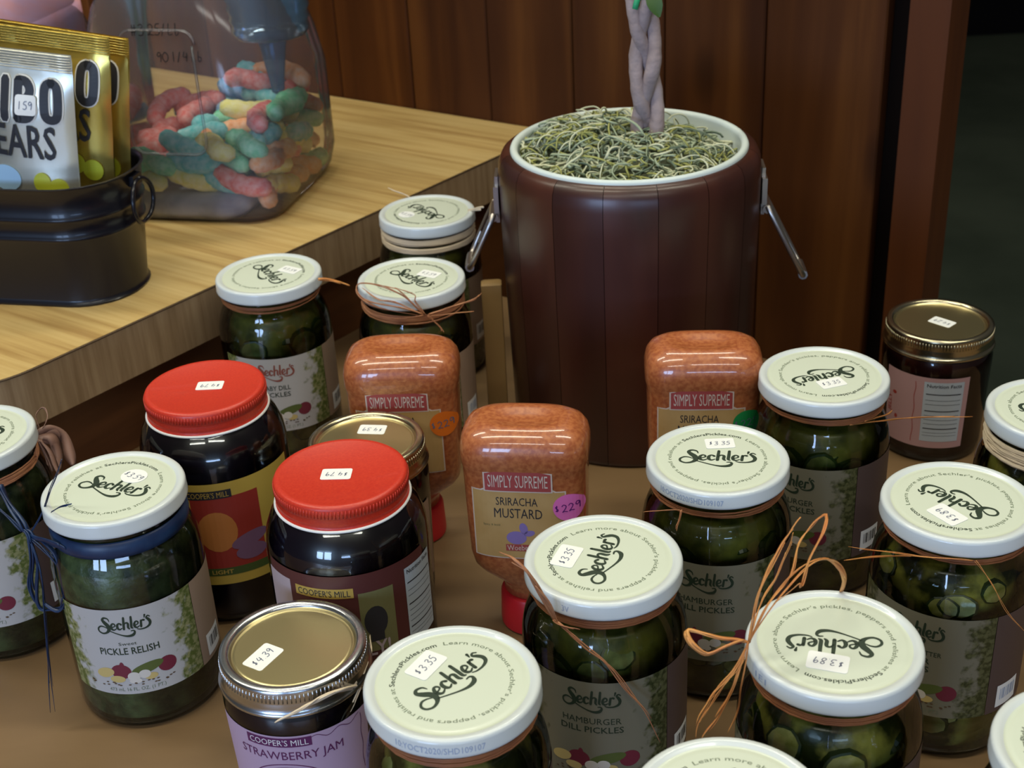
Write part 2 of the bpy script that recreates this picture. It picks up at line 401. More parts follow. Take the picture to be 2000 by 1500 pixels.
def wood_mat(name, c1, c2, c3, axis_scale, rough=.45, scale=6., coat=.15, rnd=.35, knots=False, spec=.4):
    m = D.materials.new(name); m.use_nodes = True; nt = m.node_tree; N = nt.nodes; L = nt.links
    b = N['Principled BSDF']; b.inputs['Roughness'].default_value = rough; b.inputs['Coat Weight'].default_value = coat; b.inputs['Coat Roughness'].default_value = .25
    b.inputs['Specular IOR Level'].default_value = spec
    tc = N.new('ShaderNodeTexCoord'); oi = N.new('ShaderNodeObjectInfo')
    ad = N.new('ShaderNodeVectorMath'); ad.operation = 'ADD'
    sc_ = N.new('ShaderNodeVectorMath'); sc_.operation = 'SCALE'; sc_.inputs[3].default_value = 7.
    cb = N.new('ShaderNodeCombineXYZ'); L.new(oi.outputs['Random'], cb.inputs[0]); L.new(oi.outputs['Random'], cb.inputs[1]); L.new(oi.outputs['Random'], cb.inputs[2])
    L.new(cb.outputs[0], sc_.inputs[0]); L.new(tc.outputs['Object'], ad.inputs[0]); L.new(sc_.outputs[0], ad.inputs[1])
    mp = N.new('ShaderNodeMapping'); mp.inputs['Scale'].default_value = axis_scale; L.new(ad.outputs[0], mp.inputs[0])
    n1 = N.new('ShaderNodeTexNoise'); n1.inputs['Scale'].default_value = scale; n1.inputs['Detail'].default_value = 6; n1.inputs['Distortion'].default_value = .6
    L.new(mp.outputs[0], n1.inputs['Vector'])
    r = N.new('ShaderNodeValToRGB'); E_ = r.color_ramp.elements; E_[0].position = .33; E_[1].position = .68
    E_[0].color = c1+(1,); E_[1].color = c3+(1,); q = E_.new(.5); q.color = c2+(1,)
    L.new(n1.outputs[0], r.inputs[0])
    hs = N.new('ShaderNodeHueSaturation'); L.new(r.outputs[0], hs.inputs['Color'])
    mr = N.new('ShaderNodeMapRange'); mr.inputs[3].default_value = 1-rnd; mr.inputs[4].default_value = 1+rnd; L.new(oi.outputs['Random'], mr.inputs[0]); L.new(mr.outputs[0], hs.inputs['Value'])
    last = hs.outputs[0]
    if knots:
        vo = N.new('ShaderNodeTexVoronoi'); vo.inputs['Scale'].default_value = 5.5
        mp2 = N.new('ShaderNodeMapping'); mp2.inputs['Scale'].default_value = (1.6, 1, .8); L.new(ad.outputs[0], mp2.inputs[0]); L.new(mp2.outputs[0], vo.inputs['Vector'])
        rk = N.new('ShaderNodeValToRGB'); rk.color_ramp.elements[0].position = .05; rk.color_ramp.elements[1].position = .16
        rk.color_ramp.elements[0].color = (.25, .25, .25, 1); rk.color_ramp.elements[1].color = (1, 1, 1, 1)
        L.new(vo.outputs[0], rk.inputs[0])
        mx = N.new('ShaderNodeMix'); mx.data_type = 'RGBA'; mx.blend_type = 'MULTIPLY'; mx.inputs[0].default_value = 1
        L.new(last, mx.inputs[6]); L.new(rk.outputs[0], mx.inputs[7]); last = mx.outputs[2]
    L.new(last, b.inputs['Base Color']); MATS[name] = m; return m
M_plank = wood_mat('stained_pine_panelling', (.050, .014, .003), (.082, .025, .005), (.135, .046, .009), (22, 22, 1.6), .6, 1.0, .0, .12, True, .18)
M_gap = mat('dark_groove', (.006, .003, .002), .9, spec=.1)
def local_frame(origin, ax):
    return (origin, math.atan2(ax.y, ax.x))
wb = struct(obj('wall_back', MB().box((-50, 26, 0), (1290, 20, 1700)).mesh('wall_back', M_gap, False), None, P0, (0, 0, R(-35.49))))
x = -720
seams = [-720, -630, -540, -450, -360, -270, -180, -90, 0, 90, 180, 270, 360, 450, 548]
for i in range(len(seams)-1):
    a, b_ = seams[i], seams[i+1]; wd = b_-a-1.0
    mb = MB(); h_ = 800; bv = 1.3
    prof = [(-wd/2, 14), (-wd/2, bv), (-wd/2+bv, 0), (wd/2-bv, 0), (wd/2, bv), (wd/2, 14)]
    mb.loft([[(px_, py_, -h_) for px_, py_ in prof], [(px_, py_, h_) for px_, py_ in prof]])
    p = obj('plank', mb.mesh('plank', M_plank, False), wb, ((a+b_)/2, random.uniform(-.4, .4), 0))
M_trimw = wood_mat('stained_trim_board', (.06, .016, .004), (.10, .028, .006), (.135, .04, .008), (14, 14, 1.2), .5, 1.0, .1, .1, False, .25)
mb = MB(); mb.box((15, 12, 0), (30, 44, 1660)); obj('corner_board', mb.mesh('corner_board', M_trimw, False), wb, (568, -2, 0))

# counter with a pale wood-grain laminate
def lam_mat(name, c1, c2, c3, ang, edge=False):
    m = D.materials.new(name); m.use_nodes = True; nt = m.node_tree; N = nt.nodes; L = nt.links
    b = N['Principled BSDF']; b.inputs['Roughness'].default_value = .42; b.inputs['Specular IOR Level'].default_value = .35
    tc = N.new('ShaderNodeTexCoord'); mp = N.new('ShaderNodeMapping'); mp.vector_type = 'TEXTURE'
    mp.inputs['Rotation'].default_value = (0, 0, ang); L.new(tc.outputs['Object'], mp.inputs[0])
    m2 = N.new('ShaderNodeMapping'); m2.inputs['Scale'].default_value = (3, 75, 3) if not edge else (130, 130, 8); L.new(mp.outputs[0], m2.inputs[0])
    n1 = N.new('ShaderNodeTexNoise'); n1.inputs['Scale'].default_value = 1.4; n1.inputs['Detail'].default_value = 7; n1.inputs['Roughness'].default_value = .62; L.new(m2.outputs[0], n1.inputs['Vector'])
    r = N.new('ShaderNodeValToRGB'); E_ = r.color_ramp.elements; E_[0].position = .34; E_[1].position = .66
    E_[0].color = c1+(1,); E_[1].color = c3+(1,); q = E_.new(.5); q.color = c2+(1,)
    L.new(n1.outputs[0], r.inputs[0]); L.new(r.outputs[0], b.inputs['Base Color']); MATS[name] = m; return m
M_ctop = lam_mat('butcher_block_laminate', (.36, .22, .075), (.50, .34, .13), (.58, .42, .18), R(-35.5))
M_cedge = lam_mat('laminate_edge_band', (.24, .155, .08), (.30, .20, .11), (.36, .25, .14), 0, True)
a2 = Vector((-298.9, 764, 0)); b2 = P0+pdir*195; 
t_ = (b2-a2)
# front line meets the panel plane
def isect(p, d, q, e):
    k = ((q.x-p.x)*e.y-(q.y-p.y)*e.x)/(d.x*e.y-d.y*e.x); return p+d*k
pb = isect(a2, fdir, P0+pnrm*1.0, pdir)
def outline(inset, rad=62):
    a = a2 + ldir*inset; cen = a + ldir*(rad-inset*.3); rr = rad-inset*.3
    far = isect(a, fdir, P0+pnrm*1.5, pdir)
    pts = [far]
    for i in range(13):
        t = R(-39.06)-PI/2*i/12; pts.append(cen+Vector((cos(t), sin(t), 0))*rr)
    endp = pts[-1]+ldir*620
    pts.append(endp); pts.append(isect(endp, fdir, P0+pnrm*1.5, pdir))
    return pts
cnt = thing('counter', 'pale butcher-block laminate counter with a rounded corner and tan edge band', 'counter', (0, 0, 0))
o_ = outline(0); mb = MB(); n_ = len(o_)
mb.add([(p.x, p.y, CT) for p in o_]+[(p.x, p.y, CT-CTH) for p in o_], [tuple(reversed(range(n_)))], 0)
obj('countertop', MB().add([(p.x, p.y, CT) for p in o_]+[(p.x, p.y, CT-CTH) for p in o_], [tuple(reversed(range(n_))), tuple(range(n_, 2*n_))]).mesh('countertop', M_ctop, False), cnt)
ed = MB(); o2 = o_[:-1]
off = [q for q in o2]
ed.add([(p.x, p.y, CT-.2) for p in off]+[(p.x, p.y, CT-CTH) for p in off], [(i, i+1, len(off)+i+1, len(off)+i) for i in range(len(off)-1)])
obj('edge_band', ed.mesh('edge_band', M_cedge, True, 30), cnt)
# thin brown seam line at the top of the edge
sm = MB(); sm.tube([(p.x, p.y, CT-.9) for p in off], .7, 4); obj('edge_seam', sm.mesh('edge_seam', mat('brown_seam', (.10, .06, .03), .6), True), cnt)
M_cab = wood_mat('dark_cabinet_wood', (.07, .022, .006), (.12, .042, .012), (.17, .06, .016), (3, 3, 14), .45, 1.2, .2, .05)
oc = outline(26)
ncab = len(oc)
mbc = MB().loft([[(p.x, p.y, FLOOR) for p in reversed(oc)], [(p.x, p.y, CT-CTH) for p in reversed(oc)]])
obj('cabinet_body', mbc.mesh('cabinet_body', M_cab, True, 30), cnt)

# display table
M_table = wood_mat('brown_display_table_top', (.135, .080, .036), (.17, .102, .047), (.205, .126, .060), (1.6, 5, 5), .42, 2.0, .12, .0, False, .4)
T1 = isect(a2+ldir*25.5, fdir, Vector((327.8, 832.2, 0)), pdir)
oc2 = outline(25.0)
tp = [T1] + oc2[1:14] + [oc2[13]+ldir*330]
lx = tp[-1]
tp += [Vector((lx.x-40, -60, 0)), Vector((820, -60, 0)), Vector((820, 832.2-(820-327.8)*math.tan(R(35.49)), 0))]
tab = thing('display_table', 'brown display table top under the pickle and jam jars', 'table', (0, 0, 0))
mbt = MB().loft([[(p.x, p.y, -24) for p in tp], [(p.x, p.y, 0) for p in tp]])
obj('table_top', mbt.mesh('table_top', M_table, False), tab)
for (lx_, ly_) in ((-420, 60), (740, 0), (700, 480), (-330, 640)):
    obj('leg', MB().box((lx_, ly_, (FLOOR-24)/2), (45, 45, -FLOOR-24)).mesh('leg', M_table, False), tab)

# pale wooden post behind the pot
M_post = wood_mat('pale_post_wood', (.26, .15, .05), (.34, .21, .075), (.42, .27, .10), (10, 10, 1.2), .6, 1., 0, .1)
pp = ony(963, 640, 936)
mb = MB(); mb.loft([rrect(7, 5, 1.2, 0, 2), rrect(7, 5, 1.2, 108, 2), rrect(6, 4, 1.2, 109, 2)])
tag(obj('wooden_post', mb.mesh('wooden_post', M_post, True, 40), None, (-10.5, 852, 0), (0, 0, 0)), 'short pale wooden post standing on the table left of the wooden planter', 'post')

# ------------------------------------------------------------------ white-lid pickle jars
LR = 35.5; H0 = 125.0; BR = 38.0
JP = [(0, 2.5), (26, 2.2), (31, .6), (33.5, 0), (36.4, 1.6), (38, 6), (38, 84), (37.7, 90), (36.6, 96), (34.8, 101), (33.3, 104.5), (32.4, 108), (32.2, 118)]
me_glass = MB().lathe(JP, 56).mesh('jar_glass', M_glass)
def contents_mesh(m_, r, top=102):
    return MB().lathe([(0, 3.4), (32, 3.4), (r-1.2, 6), (r, 9), (r, 84), (r-.8, 92), (r-4, top-2), (r-5.5, top), (0, top)], 48).mesh('contents', m_)
me_brine = contents_mesh(M_brine, 31.5); me_relish = contents_mesh(M_relish, 36.9); me_brine2 = contents_mesh(M_brine2, 30.6)
lidp = [(34.2, H0-8.0), (35.3, H0-8.3), (35.7, H0-7.6), (35.5, H0-6.8), (35.5, H0-1.7), (35.15, H0-.6), (34.3, H0), (33.0, H0), (31.8, H0-.25), (30.9, H0-.9), (29.8, H0-1.0), (28.8, H0-.75), (27.6, H0-.7), (0.001, H0-.7)]
me_lid = MB().lathe(lidp, 72, [0]*9+[1]*4).mesh('lid', [M_lid, M_cream])
LZ = H0-.62
me_logo = flatmesh('logo_print', LOGO, M_ink, LZ)
me_ring = flatmesh('ring_lettering', arc_text("Learn more about Sechler's pickles, peppers and relishes at", 22.9, R(38), R(311), 2.1), M_ink2, LZ)
me_ring2 = flatmesh('bold_ring_lettering', arc_text("SechlersPickles.com", 22.9, R(-46), R(31), 2.2, .012), M_ink, LZ)
def sticker_mesh(txt, round_=False):
    st = MB()
    pts = ([(7.2*cos(2*PI*i/20), 6.3*sin(2*PI*i/20)) for i in range(20)] if round_ else [(x, y) for x, y, _ in rrect(8.2, 5.4, 1.3, 0, 3)])
    st.loft([[(x, y, 0) for x, y in pts], [(x, y, .12) for x, y in pts]])
    return st.mesh('price_sticker', M_sticker, False), flatmesh('price_writing', xf(hand(txt, 3.8, .42, 2.15), 1, 1, 0, 0, 0, .15), M_pen, .17)
def sticker(parent, jx, jy, zt, txt, c, p0, p1, round_=False, sc_=1.):
    P = onz(c[0], c[1], zt); A = onz(p0[0], p0[1], zt); B_ = onz(p1[0], p1[1], zt)
    a, b_ = sticker_mesh(txt, round_)
    s_ = obj('price_sticker', a, parent, (P.x-jx, P.y-jy, zt), (0, 0, math.atan2(B_.y-A.y, B_.x-A.x)), 'white price sticker'); s_.scale = (sc_, sc_, 1)
    obj('price_writing', b_, s_)
def raffia_ring(m_, z, r, n=5, spread=2.2, rad=.75, seed=0):
    rnd = random.Random(seed); mb = MB()
    for k in range(n):
        z0 = z+rnd.uniform(-spread, spread); ph = rnd.uniform(0, 6.28); am = rnd.uniform(.3, 1.1)
        mb.tube([((r+rnd.uniform(0, .7))*cos(2*PI*i/30), (r+.4)*sin(2*PI*i/30), z0+am*sin(2*PI*i/30+ph)) for i in range(31)], rad*rnd.uniform(.7, 1.2), 5)
    return mb.mesh('raffia_ring', m_)
def strand_bundle(name, m_, strands, jx, jy, rad=.7, flat=.45, H=125., rmin=36.6):
    """strands: lists of (px, py, depth) points turned into jar-local points"""
    mb = MB()
    for st in strands:
        r_ = rad*1.0
        if isinstance(st[0], (int, float)): r_ = st[0]; st = st[1:]
        pts = []
        for (a, b_, y) in st:
            q = ony(a, b_, y)
            while q.z < H-1 and math.hypot(q.x-jx, q.y-jy) < rmin-(3.2 if q.z < H-9 else 0) and y > jy-60: y -= 1; q = ony(a, b_, y)
            pts.append((q.x-jx, q.y-jy, q.z))
        pts = [p for p in smooth(pts, 5)]
        k = len(pts); nc = 2 if r_ < .75 else 3; rj = random.Random(int(pts[0][0]*100+pts[-1][2]*37+r_*1000))
        for c_ in range(nc):
            of = [rj.uniform(-1, 1)*r_*.75 for _ in range(3)]; ph = rj.uniform(0, 6)
            q_ = [(p[0]+of[0]*(.35+.65*i/k)+.25*sin(i*.7+ph), p[1]-abs(of[1])*.5, p[2]+of[2]*(.35+.65*i/k)+.2*sin(i*.9+ph)) for i, p in enumerate(pts[:max(4, int(k*(1-.12*c_)))])]
            kk_ = len(q_); rr_ = r_*.62
            mb.tube(q_, [rr_*(1+.2*sin(i*.5+ph))*(1 if i < kk_*.8 else 1-.6*(i/kk_-.8)/.2) for i in range(kk_)], 5, 0, flat, up=(1, 0, .2))
    return mb.mesh(name, m_)
# cucumber slices, shared by every jar of chips
def slice_mesh(m_):
    rr = 12.5; n = 14; w_ = lambda i: 1+.05*(i % 2)
    mb = MB(); a = [(rr*w_(i)*cos(2*PI*i/n), rr*w_(i)*sin(2*PI*i/n)) for i in range(n)]
    b_ = [(x*.86, y*.86) for x, y in a]
    mb.add([(x, y, -1.6) for x, y in a]+[(x, y, 1.6) for x, y in a]+[(x, y, 1.9) for x, y in b_]+[(x, y, -1.9) for x, y in b_],
           [(i, (i+1) % n, n+(i+1) % n, n+i) for i in range(n)]+[(n+i, n+(i+1) % n, 2*n+(i+1) % n, 2*n+i) for i in range(n)]+[(3*n+i, 3*n+(i+1) % n, (i+1) % n, i) for i in range(n)], 0)
    mb.add([(x, y, 1.9) for x, y in b_], [tuple(range(n))], 1); mb.add([(x, y, -1.9) for x, y in b_], [tuple(reversed(range(n)))], 1)
    return mb.mesh('pickle_slice', [M_skin, m_], False)
me_sl = slice_mesh(M_flesh); me_sl2 = slice_mesh(M_flesh2)
def add_slices(root, me, seed, thc, n=64):
    rnd = random.Random(seed)
    for k in range(n):
        th = thc + rnd.uniform(-2.0, 2.0); z = 14+(k/n)*78+rnd.uniform(-2, 2)
        f = (z-84)/14 if z > 84 else 0; rr = 31.0-3.2*max(0, f)
        s_ = rnd.uniform(.5, .82)
        o = obj('pickle_slice', me, root, (rr*cos(th), rr*sin(th), min(z, 92)))
        t2 = th+rnd.uniform(-.22, .22); el = rnd.uniform(-.3, .35)+.5*max(0, f)
        if rnd.random() < .5: el += rnd.choice((-.9, .9)); s_ *= .62; o.location = (Vector((cos(th)*28, sin(th)*28, min(z, 90))))*MM
        nrm = Vector((cos(t2)*cos(el), sin(t2)*cos(el), sin(el)))
        o.rotation_euler = nrm.to_track_quat('Z', 'Y').to_euler(); o.scale = (s_, s_*rnd.uniform(.62, 1), 1)
BARS = merge(rect(13, 11, 0, 0, 4))
def barcode_g():
    g = []; x = -5.2; rnd = random.Random(3)
    while x < 4.6:
        w_ = rnd.choice((.35, .35, .7, 1.0)); g.append(rect(w_, 6.5, x+w_/2, .8)); x += w_+rnd.choice((.35, .5, .8))
    return merge(*g)
BARG = barcode_g()
VEG_C = {'onion': mat('print_red_onion', (.16, .02, .04), .45), 'corn': mat('print_pale_yellow', (.55, .42, .16), .45), 'garlic': mat('print_cream_white', (.62, .58, .52), .45), 'cuke': mat('print_cucumber_green', (.09, .12, .03), .45), 'spice': mat('print_brown_spice', (.10, .06, .03), .45)}
def veg_print(root, lab, r, th, z):
    rnd = random.Random(5)
    sets = {'onion': [ell(5.2, 4.6, -2.5, 1.5), ell(4.8, 4.6, 21, 1.8), ell(1.2, 2.4, -1.5, 5.2)], 'cuke': [ell(8.5, 3.0, 11, 2.6, 20, .25)],
            'corn': [ell(5, 3., -11, .6, 20, .3), ell(4, 2.2, -5, -3.2), ell(3.4, 2.0, 12, -3.0)], 'garlic': [ell(3.2, 2.8, 3.5, -1.8), ell(3., 2.6, 9, -1.), ell(3.2, 1.7, 4, -4.6)],
            'spice': [ell(.8, .4, rnd.uniform(-20, 24), rnd.uniform(-7.5, -5.2), 6) for _ in range(26)]}
    for k, (nm, gs) in enumerate(sets.items()):
        obj('printed_%s' % {'onion': 'onions', 'corn': 'corn', 'garlic': 'garlic', 'cuke': 'cucumber', 'spice': 'spices'}[nm], wrap(merge(*gs), r+.02*k, th, z, 'print', VEG_C[nm]), lab)

def pickle_jar(pos, label, logo, fill='chips', seed=1, lines=(), lab=None, bar=True, code=None, raf='orange', lm=None, lg=None, group='white-lidded pickle jars', tanm=None):
    jx, jy = pos
    root = thing('pickle_jar', label, 'jar', (jx, jy, 0), 0, group)
    thc = math.atan2(-jy, -jx)
    obj('glass_jar', me_glass, root)
    obj('relish' if fill == 'relish' else 'brine', me_relish if fill == 'relish' else (me_brine2 if fill == 'chips' else me_brine), root)
    if fill == 'chips': add_slices(root, me_sl, seed, thc)
    if fill == 'dark': add_slices(root, me_sl2, seed, thc)
    A = onz(*logo[0], H0); B_ = onz(*logo[1], H0); an = math.atan2(B_.y-A.y, B_.x-A.x)
    lid = obj('lid', me_lid, root, (0, 0, 0), None, 'white enamelled lid')
    for nm, me in (('logo_print', me_logo), ('ring_lettering', me_ring), ('bold_ring_lettering', me_ring2)):
        obj(nm, me, lid, (0, 0, 0), (0, 0, an))
    if code: obj('date_code', wrap(text(code[0], 3.0, code[1]), LR+.12, thc+R(code[2]), H0-4.4, 'date_code', M_code), lid)
    if lab:
        dc, zt, zb = lab; z0 = (zt+zb)/2; hh = zt-zb; rl = BR+.15
        lb = obj('label', wsheet(74, hh, rl, thc+R(dc), z0, 'label', lm or M_label, 30, 3), root, None, None, 'paper label with herb border')
        obj('label_logo', wrap(xf(LOGO, .70, .78), rl+.12, thc+R(dc), zt-10.5, 'label_logo', lg or M_ink), lb)
        y = zt-20
        for (tx, hgt, wd_, bold) in lines:
            obj('label_lettering', wrap(text(tx, hgt, wd_, bold), rl+.12, thc+R(dc), y-hgt/2, 'label_lettering', M_ink), lb); y -= hgt+1.6
        veg_print(root, lb, rl+.1, thc+R(dc)-.1, zb+13)
        obj('label_lettering', wrap(text('473 mL 16 FL. OZ. (1 PT.)', 2.1, 29), rl+.12, thc+R(dc), zb+3.2, 'label_lettering', M_ink2), lb)
        thn = thc+R(dc)+37.3/rl
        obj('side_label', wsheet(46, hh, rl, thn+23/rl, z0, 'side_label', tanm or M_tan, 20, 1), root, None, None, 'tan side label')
        if bar:
            sb = obj('barcode_sticker', wsheet(15, 13, rl+.15, thn+13/rl, zb+9, 'barcode_sticker', M_sticker, 8, 1), root, None, None, 'white barcode sticker')
            obj('barcode_bars', wrap(BARG, rl+.25, thn+13/rl, zb+9, 'barcode_bars', M_code if seed % 2 else M_black), sb)
    if raf == 'orange': obj('raffia_ring', raffia_ring(M_rring, 112.3, 32.8, 8, 1.6, .42, seed), root, None, None, 'orange raffia tie')
    if raf == 'brown': obj('raffia_ring', raffia_ring(M_raffiab, 109.5, 33.2, 12, 2.8, .6, seed), root, None, None, 'brown raffia tie')
    if raf == 'natural': obj('raffia_ring', raffia_ring(M_nat, 109.0, 33.6, 18, 4.6, 1.0, seed), root, None, None, 'pale natural raffia tie')
    if raf == 'blue': obj('ribbon_band', MB().lathe([(33, 104), (34.2, 104.4), (34.6, 107), (34.2, 112.4), (33, 113)], 48).mesh('ribbon_band', M_blue), root, None, None, 'navy ribbon band')
    return root, lid
def upx(a, b_): return (a, b_)

HB = [('HAMBURGER', 3.4, 27, .01), ('DILL PICKLES', 3.4, 29, .01)]
BB = [('BREAD & BUTTER', 2.6, 26, 0), ('BITTER', 3.2, 16, .01), ('SLICES', 3.2, 16, .01)]
# A: front centre
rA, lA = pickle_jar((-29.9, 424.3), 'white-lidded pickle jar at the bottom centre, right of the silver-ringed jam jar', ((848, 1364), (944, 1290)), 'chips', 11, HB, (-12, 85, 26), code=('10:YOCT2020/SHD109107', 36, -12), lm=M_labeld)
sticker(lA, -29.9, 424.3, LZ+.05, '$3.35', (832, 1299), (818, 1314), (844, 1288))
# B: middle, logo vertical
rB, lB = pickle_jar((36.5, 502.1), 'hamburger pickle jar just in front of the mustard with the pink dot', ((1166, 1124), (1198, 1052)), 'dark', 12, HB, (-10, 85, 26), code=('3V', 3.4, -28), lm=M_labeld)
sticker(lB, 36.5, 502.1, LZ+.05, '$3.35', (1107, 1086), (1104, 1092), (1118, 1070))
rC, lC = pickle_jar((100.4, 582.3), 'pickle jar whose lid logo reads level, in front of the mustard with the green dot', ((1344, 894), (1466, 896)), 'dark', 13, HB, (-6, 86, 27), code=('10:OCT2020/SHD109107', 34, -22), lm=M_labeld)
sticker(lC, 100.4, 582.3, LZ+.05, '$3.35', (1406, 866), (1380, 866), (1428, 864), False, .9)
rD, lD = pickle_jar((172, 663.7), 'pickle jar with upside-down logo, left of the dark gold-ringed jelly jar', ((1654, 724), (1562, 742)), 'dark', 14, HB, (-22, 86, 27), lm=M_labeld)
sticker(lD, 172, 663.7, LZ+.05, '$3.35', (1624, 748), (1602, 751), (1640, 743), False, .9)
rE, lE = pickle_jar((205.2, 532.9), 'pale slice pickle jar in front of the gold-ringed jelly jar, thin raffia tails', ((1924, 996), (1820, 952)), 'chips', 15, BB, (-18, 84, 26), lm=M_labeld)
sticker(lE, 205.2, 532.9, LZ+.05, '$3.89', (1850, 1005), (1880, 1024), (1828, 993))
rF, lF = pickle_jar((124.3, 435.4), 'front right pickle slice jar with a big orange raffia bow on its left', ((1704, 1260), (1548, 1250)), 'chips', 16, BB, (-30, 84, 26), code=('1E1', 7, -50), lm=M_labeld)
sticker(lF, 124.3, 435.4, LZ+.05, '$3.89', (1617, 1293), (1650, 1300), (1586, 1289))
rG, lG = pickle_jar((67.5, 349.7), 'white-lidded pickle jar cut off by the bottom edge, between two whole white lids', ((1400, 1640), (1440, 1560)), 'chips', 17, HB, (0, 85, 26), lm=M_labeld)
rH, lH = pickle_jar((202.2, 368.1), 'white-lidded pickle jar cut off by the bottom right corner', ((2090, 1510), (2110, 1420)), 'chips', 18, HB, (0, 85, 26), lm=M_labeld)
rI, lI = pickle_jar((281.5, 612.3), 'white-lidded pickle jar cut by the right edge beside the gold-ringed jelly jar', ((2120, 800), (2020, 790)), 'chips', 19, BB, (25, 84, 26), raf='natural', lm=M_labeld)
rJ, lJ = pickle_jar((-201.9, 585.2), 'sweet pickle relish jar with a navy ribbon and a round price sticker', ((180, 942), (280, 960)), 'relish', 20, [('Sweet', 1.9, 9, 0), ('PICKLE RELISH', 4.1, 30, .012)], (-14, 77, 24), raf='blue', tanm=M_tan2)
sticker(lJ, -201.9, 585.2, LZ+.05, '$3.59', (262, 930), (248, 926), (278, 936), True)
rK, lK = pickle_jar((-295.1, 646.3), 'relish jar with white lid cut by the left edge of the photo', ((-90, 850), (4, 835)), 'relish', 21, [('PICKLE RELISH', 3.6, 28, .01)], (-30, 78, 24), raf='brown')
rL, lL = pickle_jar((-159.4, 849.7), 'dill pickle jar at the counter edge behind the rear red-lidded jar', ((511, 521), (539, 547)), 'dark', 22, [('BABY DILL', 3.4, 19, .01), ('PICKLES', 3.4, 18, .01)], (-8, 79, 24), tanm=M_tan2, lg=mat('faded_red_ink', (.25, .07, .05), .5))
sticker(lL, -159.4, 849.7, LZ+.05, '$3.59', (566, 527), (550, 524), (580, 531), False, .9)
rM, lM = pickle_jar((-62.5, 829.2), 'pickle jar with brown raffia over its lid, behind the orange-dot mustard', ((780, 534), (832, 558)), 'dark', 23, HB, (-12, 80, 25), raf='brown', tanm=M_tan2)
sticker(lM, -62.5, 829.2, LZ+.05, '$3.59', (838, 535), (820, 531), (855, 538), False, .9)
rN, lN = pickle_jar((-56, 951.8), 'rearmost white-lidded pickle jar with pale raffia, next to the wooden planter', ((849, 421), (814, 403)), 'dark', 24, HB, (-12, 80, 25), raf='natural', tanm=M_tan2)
sticker(lN, -56, 951.8, LZ+.05, '$3.59', (794, 419), (780, 415), (808, 424), True, .9)

# raffia bows and loose strands
K = (1462, 1254, 425)
obj('raffia_bow', strand_bundle('raffia_bow', M_raffia, [
    [1.3, K, (1478, 1170, 428), (1502, 1110, 434), (1536, 1050, 440), (1565, 1012, 442)],
    [1.0, K, (1490, 1170, 440), (1520, 1120, 446), (1540, 1070, 448), (1552, 1040, 448)],
    [1.1, K, (1500, 1180, 430), (1545, 1120, 440), (1560, 1060, 448), (1590, 1020, 452), (1612, 1004, 450), (1606, 1040, 440), (1580, 1090, 436), (1565, 1142, 432), (1556, 1140, 430), (1510, 1178, 428)],
    [1.0, K, (1500, 1178, 432), (1560, 1110, 440), (1610, 1090, 446), (1640, 1112, 450), (1648, 1138, 458), (1632, 1170, 478), (1600, 1186, 480)],
    [.9, K, (1520, 1170, 432), (1580, 1106, 440), (1625, 1094, 446), (1650, 1124, 456), (1642, 1160, 474)],
    [1.1, K, (1420, 1248, 424), (1380, 1240, 424), (1344, 1231, 426), (1350, 1256, 422), (1380, 1278, 420), (1420, 1262, 420), (1455, 1250, 423)],
    [1.2, K, (1430, 1310, 421), (1395, 1350, 419), (1365, 1400, 416), (1355, 1438, 414)],
    [1.0, K, (1436, 1306, 421), (1400, 1356, 418), (1372, 1398, 416), (1362, 1410, 415)],
    [1.3, K, (1440, 1320, 420), (1420, 1370, 418), (1395, 1410, 416), (1374, 1440, 414)],
    [.7, K, (1450, 1330, 420), (1442, 1380, 419), (1424, 1430, 417)],
    [.6, K, (1446, 1300, 419), (1410, 1340, 418), (1380, 1370, 416)]], 124.3, 435.4, .7, .28), rF, None, None, 'big orange raffia bow')
obj('raffia_bow', strand_bundle('raffia_bow', M_raffiab, [
    [1.5, (1082, 1212, 470), (1050, 1150, 467), (1024, 1110, 466), (1000, 1090, 470), (975, 1080, 480)],
    [1.2, (1086, 1212, 470), (1060, 1160, 467), (1030, 1115, 465), (1004, 1096, 468)],
    [1.0, (1090, 1214, 468), (1075, 1180, 466), (1045, 1140, 465)],
    [.9, (1088, 1214, 468), (1130, 1250, 464), (1180, 1290, 462), (1220, 1345, 460), (1262, 1390, 460), (1290, 1450, 460)],
    [.8, (1090, 1214, 468), (1140, 1262, 463), (1200, 1310, 461), (1255, 1385, 460)],
    [1.2, (1080, 1210, 469), (1100, 1222, 466), (1130, 1228, 465)]], 36.5, 502.1), rB, None, None, 'rust raffia bow lying over lid edge')
obj('raffia_strand', strand_bundle('raffia_strand', M_raffia, [
    [.5, (1905, 1095, 497), (1940, 1145, 492), (1970, 1200, 490), (2010, 1240, 488)],
    [.6, (1900, 1094, 497), (1820, 1088, 500), (1740, 1078, 512), (1656, 1068, 530)],
    [.5, (1780, 1086, 505), (1700, 1088, 520), (1650, 1096, 530)]], 205.2, 532.9), rE, None, None, 'thin orange raffia tail')
obj('raffia_strand', strand_bundle('raffia_strand', M_raffia, [[.5, (1660, 830, 632), (1720, 822, 650), (1800, 815, 690), (1900, 814, 700)], [.6, (1690, 822, 640), (1730, 810, 650), (1745, 800, 660)]], 172, 663.7), rD, None, None, 'thin orange raffia tail')
obj('raffia_strand', strand_bundle('raffia_strand', M_raffiab, [[.7, (1330, 996, 555), (1290, 996, 556), (1255, 1000, 556)], [.9, (1330, 996, 552), (1325, 1020, 550), (1318, 1038, 548)]], 100.4, 582.3), rC, None, None, 'thin brown raffia tail')
obj('raffia_strand', strand_bundle('raffia_strand', M_raffia, [[1.2, (622, 545, 832), (650, 548, 838), (682, 557, 842)]], -159.4, 849.7), rL, None, None, 'orange raffia end')
